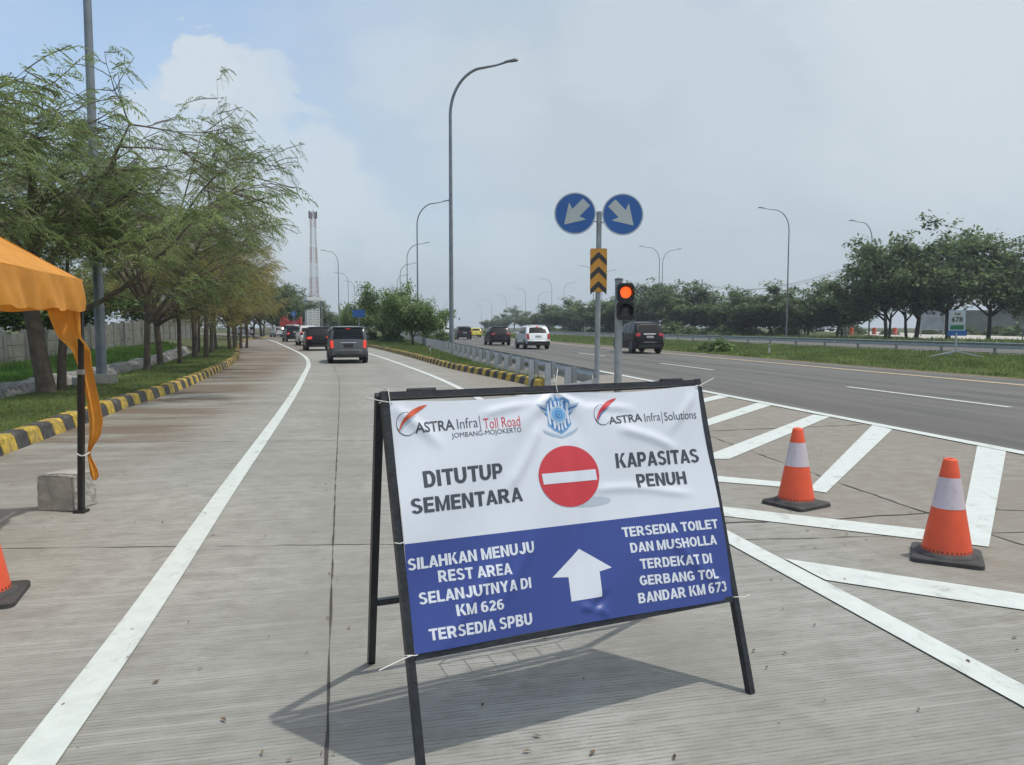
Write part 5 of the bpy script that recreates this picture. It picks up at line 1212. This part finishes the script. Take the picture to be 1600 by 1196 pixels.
def far_tree(seed, H, R, kind, m, size, n_per, r0=.16, **kw):
    t = tree_thing('roadside_tree', 'tree', 'tree', (0, 0, 0)); mb, an = grow(seed, H, R, r0, **kw); mb.build('trunk', M['bark_d'], t, smooth=60); leafy('crown', an, seed + 9, size, M[m], t, jitter=kw.get('jit', .3), n_per=n_per); return t
A = far_tree(61, 10, 5.2, 'dense', 'leaf_d', .30, 6, .2, fork=2.6, limbs=8, sub=8, twigs=5, per_twig=5, flat=.8, extra_trunks=((.7, .3, (.12, 0), .14, 2.4, 4),))
B = far_tree(67, 11, 6.2, 'umbrella', 'leaf_d', .30, 5, .2, fork=3.2, limbs=8, sub=8, twigs=5, per_twig=4, flat=.35)
Cc = far_tree(71, 7.5, 4.4, 'round', 'leaf_d', .29, 6, .14, fork=1.5, limbs=8, sub=8, twigs=5, per_twig=5, flat=.9, extra_trunks=((.4, .2, (.15, 0), .1, 1.4, 4),))
Mm = far_tree(73, 5.0, 3.4, 'round', 'leaf_m', .20, 6, .11, fork=1.3, limbs=8, sub=8, twigs=5, per_twig=5, flat=.6)
def top_z(t):
    me = [c for c in t.children if c.name.startswith('crown')][0].data; co = np.zeros(len(me.vertices) * 3, np.float32); me.vertices.foreach_get('co', co); return float(np.percentile(co[2::3], 99.6))
TOPZ = {o.name: top_z(o) for o in (A, B, Cc, Mm)}
used = set()
def put(src, px, Y, top, label, rz, group, wid=1.0, src_h={}):
    q = AT(px, 511, Y); h = CAMH + (511 - top) / FPX * Y
    if src.name in used: o = copy_tree(src)
    else: o = src; used.add(src.name)
    s = h / TOPZ[src.name]; o.location = (q[0], q[1], 0); o.rotation_euler = (0, 0, rz); o.scale = (s * wid, s * wid, s); tag(o, label, 'tree', group); return o
GR, GM, GI, GF = 'trees along the far side of the toll road', 'trees far down the toll road', 'small trees on the grass island', 'dark trees by the rest area entrance'
put(A, 1385, 84, 380, 'dense dark tree with a forked trunk, left of the tall right group', .3, GR, .8)
put(A, 1432, 88, 372, 'dark dense tree with twin trunks left of the kilometre sign', 2.2, GR, .9)
put(B, 1482, 84, 350, 'tall spreading tree right behind the kilometre sign', 1.1, GR)
put(B, 1545, 90, 372, 'spreading tree right of the kilometre sign near the picture edge', 3.9, GR, .9)
put(A, 1610, 84, 392, 'dark tree cut by the right picture edge', 5.0, GR)
put(B, 1660, 78, 388, 'spreading tree just outside the right edge, branches in view', .4, GR)
for k, (px, Y, top, lab) in enumerate(((1168, 112, 452, 'small dark tree left of the lamp post beyond the median rail'), (1207, 110, 446, 'round dark tree standing right at the tall lamp post beyond the median'),
        (1262, 112, 448, 'round dark tree right of the tall lamp post beyond the median'), (1308, 104, 438, 'dark round tree below the utility pole crossarm'))): put(Cc, px, Y, top, lab, k * 1.7, GR, 1.15)
for k, (px, Y, top, src, lab) in enumerate(((1128, 128, 462, Cc, 'dark tree below the smaller left utility pole'), (1088, 130, 452, Cc, 'dark tree left of the smaller utility pole'), (1050, 134, 440, A, 'tall dark tree behind the passing black SUV'),
        (1012, 140, 446, Cc, 'dark tree just right of the red traffic lamp'), (975, 150, 462, Cc, 'dark tree behind the traffic light'), (945, 160, 466, Cc, 'dark tree behind the chevron sign pole'),
        (912, 190, 474, Cc, 'dark tree left of the sign pole beyond the road'), (884, 200, 468, Cc, 'domed tree above the white SUV'), (852, 225, 487, Cc, 'low dark tree left of the domed one'), (828, 240, 489, Cc, 'low dark tree right of the umbrella tree'),
        (804, 262, 479, B, 'lone umbrella shaped tree far down the road'), (765, 330, 499, Cc, 'tiny dark tree clump at the far road end'), (782, 300, 494, Cc, 'tiny dark tree left of the umbrella tree'))):
    put(src, px, Y, top, lab, k * 2.1, GM, 1.25 if src is Cc else 1.)
put(Mm, 645, 58, 456, 'light green small tree with a clear trunk on the grass island', .5, GI, .85)
put(Mm, 598, 72, 444, 'taller light green tree left on the island behind the grey minivan', 2.6, GI, .68)
put(Mm, 562, 78, 466, 'light green tree by the blue rectangular sign', 4.2, GI, .7)
put(Mm, 668, 76, 470, 'light green tree right of the clear trunk one on the island', 1.4, GI, .7)
put(Mm, 622, 66, 470, 'low light green tree between the island trees', 3.3, GI, .8)
for k, (px, Y, top, src, lab) in enumerate(((408, 118, 440, A, 'dark tree at the far end of the left row'), (432, 140, 450, A, 'dark tree left of the red structure'), (452, 165, 462, Cc, 'dark tree behind the red structure'), (474, 170, 464, Cc, 'dark tree left of the white totem'), (386, 95, 436, A, 'dark tree behind the olive row where the road bends'), (512, 200, 492, Cc, 'low dark tree right of the white totem'), (535, 180, 486, Cc, 'low dark tree below the left facing lamp posts'))):
    put(src, px, Y, top, lab, 1.0 + k * 1.3, GF, 1.0)
GB = 'trees behind the precast wall'
for k, (l, y, s, src, lab) in enumerate(((-15, 26, .85, Mm, 'green tree behind the wall at the tent'), (-16.5, 33, 1.0, Mm, 'green tree behind the wall left of the lamp post'), (-15, 41, .95, Mm, 'green tree behind the wall right of the lamp post'), (-18, 50, 1.15, Mm, 'green tree behind the far end of the wall'), (-14, 58, 1.0, Mm, 'green tree past the end of the wall'), (-23, 44, .9, A, 'tall tree well behind the wall'))):
    o = copy_tree(src); o.location = tuple(RL(l, y, .3)); o.rotation_euler = (0, 0, k * 1.9); o.scale = (s * 1.2, s * 1.2, s); tag(o, lab, 'tree', GB)
# bushes
def bush(seed, w, h, m, size, n):
    r = random.Random(seed); an = []
    for i in range(n):
        a = r.uniform(0, 6.283); rr_ = w * math.sqrt(r.random()); z = h * (1 - (rr_ / w) ** 2) * r.uniform(.1, 1.05); an.append((Vector((rr_ * math.cos(a), rr_ * math.sin(a), z)), Vector((0, 0, 1))))
    t = thing('bush', 'bush', 'bush', (0, 0, 0)); leafy('foliage', an, seed, size, M[m], t, jitter=.1, n_per=5)
    mb = MB()
    for k in range(9): a = r.uniform(0, 6.28); mb.tube([(0, 0, -.05), (w * .3 * math.cos(a), w * .3 * math.sin(a), h * .5), (w * .6 * math.cos(a), w * .6 * math.sin(a), h * .75)], [.02, .014, .006], 5)
    mb.build('stem', M['bark_d'], t); return t
b1 = bush(3, 1.2, 1.1, 'leaf_m', .22, 420); b2 = bush(5, 2.6, 2.2, 'leaf_d', .42, 520); ub = set()
def putb(src, px, Y, s, lab, group, sx=1.0):
    o = copy_tree(src) if src.name in ub else src; ub.add(src.name); q = AT(px, 511, Y); o.location = (q[0], q[1], 0); o.scale = (s * sx, s * sx, s); o.rotation_euler = (0, 0, px * .37); tag(o, lab, 'bush', group)
for px, Y, s, lab in ((612, 66, 1.0, 'bush under the island trees behind the grey minivan'), (575, 74, 1.1, 'bush under the left island tree'), (690, 84, 1.0, 'bush at the right end of the island trees'), (664, 80, .9, 'small bush right of the clear island trunk')): putb(b1, px, Y, s, lab, 'bushes on the island')
for px, Y, s, lab in ((1128, 45, .75, 'scruffy bush in the median before the guardrail'), (1106, 47, .55, 'low scruffy bush left of the median bush')): putb(b1, px, Y, s, lab, 'bushes in the median')
hed = [(860, 215), (890, 190), (925, 165), (955, 150), (990, 140), (1020, 128), (1050, 122), (1080, 118), (1110, 114), (1145, 110), (1180, 108), (1225, 118), (1330, 160), (1390, 150), (1500, 150), (1560, 140), (1450, 155), (1600, 135)]
for k, (px, Y) in enumerate(hed):
    putb(b2, px, Y, .8 + .25 * math.sin(k * 2.3), ('bush in the hedge across the toll road, ' + ['tenth', 'ninth', 'eighth', 'seventh', 'sixth', 'fifth', 'fourth', 'third', 'second', 'first'][k % 10] + ' left of the tall lamp post') if k < 10 else ['bush right beside the tall lamp post', 'bush beyond the rest area road, behind its barrels', 'bush beyond the rest area road, right of the barrels', 'bush before the grey wall beyond the kilometre sign', 'bush before the grey wall near the right edge', 'bush below the billboard back beyond the trees', 'bush before the grey wall at the picture edge', 'bush before the grey wall, farthest right'][k - 10], 'hedge bushes across the toll road', 1.25)

# ================================================================== WALL, TOWER, FAR STRUCTURES
wl = thing('precast_wall', 'long grey precast panel wall on the bank behind the left trees', 'wall', RL(-10.6, 14)); w0 = RL(-10.6, 14); k = 0; y = 14.0
while y < 58:
    a, b = RL(-10.6, y), RL(-10.6, y + 1.7); zb_ = WBASE(y); h = 1.15 + .15 * max(0, min(1, (y - 20) / 25)); mb = MB()
    for j in range(3):
        z0 = zb_ - .1 + j * h / 3; mb.bar((a[0] - w0[0], a[1] - w0[1], z0 + h / 6), (b[0] - w0[0], b[1] - w0[1], z0 + h / 6), .07, h / 3 - .018)
    mb.build('panel', M['wallp'], wl)
    MB().box((a[0] - w0[0], a[1] - w0[1], zb_ + h / 2 - .08), (.17, .17, h + .06), R_ANG).build('post', M['wallpost'], wl); y += 1.7; k += 1
q = AT(154, 511, 21.5); t = thing('utility_post', 'plain pale concrete post standing just right of the thick lamp post', 'post', (q[0], q[1], .1)); MB().tube([(0, 0, -.1), (.02, 0, 3.1)], [.11, .085], 12).build('pole', M['timber'], t, smooth=50)
q = AT(241, 511, 44); t = thing('marker_post', 'short pale post on the bright bank near the wall end', 'marker post', (q[0], q[1], .5)); MB().tube([(0, 0, -.2), (0, 0, .9)], .05, 8).lathe([(.07, .86), (.07, .93), (.02, .95)], 8).build('post', M['wallp'], t, smooth=50)

# telecom tower
YTW = 255.; b = AT(492, 511, YTW); tw = thing('telecom_tower', 'tall red and white lattice telecom tower beyond the rest area', 'tower', (b[0], b[1], 0)); zt = CAMH + (511 - 336) / FPX * YTW
def twh(z): return 1.40 - .60 * min(1, z / (zt * .85))
zz = np.linspace(0, zt, 25)
for k in range(24):
    z0, z1 = zz[k], zz[k + 1]; a, c = twh(z0), twh(z1); mb = MB(); cs = ((-1, -1), (1, -1), (1, 1), (-1, 1))
    for i in range(4):
        x0, y0_ = cs[i]; x1, y1_ = cs[(i + 1) % 4]; mb.bar((x0 * a, y0_ * a, z0), (x0 * c, y0_ * c, z1), .11, .11); mb.bar((x0 * a, y0_ * a, z0), (x1 * c, y1_ * c, z1), .06, .06); mb.bar((x1 * a, y1_ * a, z0), (x0 * c, y0_ * c, z1), .06, .06); mb.bar((x0 * c, y0_ * c, z1), (x1 * c, y1_ * c, z1), .06, .06)
    zp = 511 - (z0 + z1 - 2 * CAMH) / 2 / YTW * FPX; red = (zp < 362) or (392 < zp < 415) or (437 < zp < 466); mb.build('lattice_section', M['tower_red' if red else 'tower_white'], tw)
for k in range(6):
    a = k * math.pi / 3; MB().box((1.25 * math.cos(a), 1.25 * math.sin(a), zt - .6), (.34, .2, 2.3), a).build('antenna', M['lampdark'], tw)
MB().tube([(0, 0, zt - 1), (0, 0, zt + 1.2)], .06, 6).build('mast', M['lampdark'], tw)
# white totem gate
YW = 150.; b = AT(487, 511, YW); to = thing('white_totem', 'white stepped totem structure of louvred panels below the telecom tower', 'totem', (b[0], b[1], 0), .75); f_ = YW / FPX
zT = CAMH + (511 - 465) * f_; zS = CAMH + (511 - 472) * f_
MB().box((0.1, 0, zT - .35), (3.3, 2.4, .7)).build('cap_slab', M['white'], to)
for sx, wd in ((-.75, .9), (.55, 1.5)):
    mb = MB(); 
    for j in range(13): mb.box((sx, -.6, .3 + j * (zS - .5) / 13 + .12), (wd, .12, (zS - .5) / 13 * .62))
    mb.box((sx, .2, zS / 2), (wd * .9, .5, zS - .1)); mb.build('louvre_panel', M['white'], to)
for sx in (-1.25, -.25, 1.35): MB().box((sx, -.55, zS / 2), (.14, .3, zS)).build('upright', M['white'], to)
# red structure
YR = 130.; b = AT(455, 511, YR); rs = thing('red_gateway', 'low red structure with a swept roof and thin spire by the rest area', 'structure', (b[0], b[1], 0)); f_ = YR / FPX
ptsr = [(-1.8, 0), (-1.8, 3.0), (-1.62, 4.3), (-1.2, 3.0), (-.4, 2.5), (.6, 2.45), (1.3, 2.7), (1.75, 3.2), (1.75, 0)]
MB().prism(ptsr, -.4, .4).build('swept_wall', M['red'], rs); MB().tube([(-1.15, 0, 2.6), (-1.0, 0, 5.6)], [.16, .03], 6).tube([(-.6, 0, 2.5), (-.95, 0, 5.6)], [.14, .03], 6).build('spire', M['tower_red'], rs)
MB().prism([(-1.62, 4.1), (-1.75, 4.9), (-1.3, 3.4)], -.3, .3).build('roof_tip', M['red'], rs)
# round and rectangular signs by the slip road
q = AT(459.5, 511, 112); t = thing('round_sign', 'small round blue sign before the red structure', 'traffic sign', (q[0], q[1], 0)); z = CAMH + (511 - 491) * 112 / FPX
MB().tube([(0, 0, 0), (0, 0, z)], .05, 8).build('pole', M['galv'], t); d = MB().lathe([(.42, -.06), (.42, -.09), (0, -.09)], 24, axis='y', c=(0, 0, z)).build('sign_face', M['sign_blue'], t)
MB().bar((-.2, -.1, z + .2), (.12, -.1, z - .12), .1, .01, (0, 1, 0)).build('arrow', M['sign_white'], d)
q = AT(561, 511, 62); t = thing('blue_sign', 'blue rectangular sign standing before the island trees', 'traffic sign', (q[0], q[1], 0)); z = CAMH + (511 - 490.5) * 62 / FPX
MB().tube([(0, 0, 0), (0, 0, z)], .04, 8).build('pole', M['galv'], t); MB().prism([(x, z + y) for x, y in rrect(.98, .60, .04)], -.06, -.04).build('sign_face', M['sign_blue'], t)
# utility poles and wires
def upole(px, Y, top, lab, arms=1, wd=2.2):
    q = AT(px, 511, Y); z = CAMH + (511 - top) * Y / FPX; t = thing('utility_pole', lab, 'utility pole', (q[0], q[1], 0), .2, 'utility poles'); MB().tube([(0, 0, -.2), (0, 0, z)], [.2, .12], 10).build('pole', M['timber'], t, smooth=50)
    za = z - .11 * z; MB().bar((-wd / 2, -.15, za), (wd / 2, -.15, za), .12, .14).build('crossarm', M['lampdark'], t)
    for x in (-.46, -.16, .46): MB().lathe([(.06, 0), (.1, .08), (.06, .16), (.09, .24), (.03, .3)], 8, c=(x * wd, -.15, za + .07)).build('insulator', M['tl_body'], t, smooth=50)
    return np.array([q[0], q[1], za + .35]), wd
pa, wa = upole(1322, 118, 413, 'utility pole with crossarm above the right trees', wd=2.3); pb, wb = upole(1096, 190, 437, 'smaller utility pole with crossarm behind the middle trees', wd=2.3); pc, wc = upole(503, 165, 466, 'thin utility pole right of the white totem', wd=1.6)
pd = pa + (pa - pb) * .9; t = thing('power_lines', 'sagging overhead wires between the utility poles', 'power line', (0, 0, 0))
for x in (-.46, -.16, .46):
    for a, b in ((pa, pb), (pa, pd), (pb, pb + (pb - pa) * 1.5)):
        mb = MB(); mb.tube([a * (1 - u_) + b * u_ + np.array([x * wa, 0, -2.2 * 4 * u_ * (1 - u_)]) for u_ in np.linspace(0, 1, 24)], .022, 4); mb.build('wire', M['wire'], t)
# walls, billboard and barrels at the far rest area
q = AT(1456, 511, 128); t = thing('billboard', 'grey blue back of a billboard seen between the right trees', 'billboard', (q[0], q[1], 0), -.1); f_ = 128 / FPX
MB().box((0, 0, CAMH + (511 - 496) * f_), (34 * f_, .25, 40 * f_)).build('panel', M['billboard'], t)
fb = MB()
for x in (-1, 1): fb.bar((x * 17 * f_, -.15, 0), (x * 17 * f_, -.15, CAMH + 36 * f_), .15, .12)
for z in (16, -4, 36): fb.bar((-17 * f_, -.15, CAMH + z * f_), (17 * f_, -.15, CAMH + z * f_), .1, .12)
fb.build('frame', M['galv'], t)
q = AT(1560, 511, 150); t = thing('rendered_wall', 'plain dark grey wall beyond the trees at the right edge', 'wall', (q[0], q[1], 0), -.12); MB().box((0, 0, 1.9), (22, .3, 5.4)).build('wall_face', M['greywall'], t); MB().box((0, 0, 4.68), (22.2, .42, .16)).build('coping', M['wallpost'], t)
q = AT(1599, 511, 84); t = thing('white_sign', 'white sign panel cut by the right picture edge', 'sign', (q[0], q[1], 0)); f_ = 84 / FPX; MB().prism([(x, CAMH + (511 - 492) * f_ + z) for x, z in rrect(13 * f_, 44 * f_, .05)], -.05, 0).build('panel', M['sign_white'], t)
mb = MB(); mb.tube([(0, .06, -.1), (0, .06, CAMH + 38 * f_)], .07, 8).build('pole', M['galv'], t)
for k, px in enumerate((1330.5, 1366, 1398.5)):
    q = AT(px, 511, 118); t = thing('traffic_barrel', ['left', 'middle', 'right'][k] + ' orange barrel of three beside the far rest area road', 'traffic barrel', (q[0], q[1], .35), 0, 'orange barrels on the rest area road')
    MB().lathe([(.36, 0), (.36, .1), (.31, .12), (.31, .42), (.29, .44), (.29, .74), (.26, .76), (.26, 1.0), (.1, 1.04)], 14).build('drum', M['cone'], t, smooth=40); MB().lathe([(.32, .26), (.32, .36)], 14, cap=False).build('reflective_band', M['cone_w'], t)

# ================================================================== LITTER ON THE ROAD
r = np.random.default_rng(8); n = 420; yy = 2.4 + 18 * r.random(n) ** 1.6; xx = RS * yy + r.uniform(-4, 7, n); a = r.uniform(0, 6.28, n); sz = r.uniform(.006, .022, n)
V = np.zeros((n, 4, 3))
for j, (du, dv, dz) in enumerate(((-1, 0, .0), (0, -.4, .006), (1, 0, .002), (0, .4, .007))):
    V[:, j, 0] = xx + sz * (du * np.cos(a) - dv * np.sin(a)); V[:, j, 1] = yy + sz * (du * np.sin(a) + dv * np.cos(a)); V[:, j, 2] = .009 + dz * r.random(n)
struct(link('litter', raw_mesh('litter', V.reshape(-1, 3), quads=np.arange(n * 4).reshape(-1, 4), mats=[M['debris']])), 'dry leaf fragments and grit scattered on the concrete', 'stuff')

# ================================================================== HAZE
hz = bpy.data.materials.new('haze_air'); hz.use_nodes = True; t = hz.node_tree; t.nodes.clear()
pv = N(t, 'ShaderNodeVolumePrincipled'); pv.inputs['Color'].default_value = (.86, .92, 1.0, 1); pv.inputs['Density'].default_value = HAZE; pv.inputs['Anisotropy'].default_value = .2
mo = N(t, 'ShaderNodeOutputMaterial'); t.links.new(pv.outputs[0], mo.inputs['Volume'])
struct(MB().box((0, 300, 28), (2000, 2000, 62)).build('haze', hz), 'pale hazy air', 'stuff')
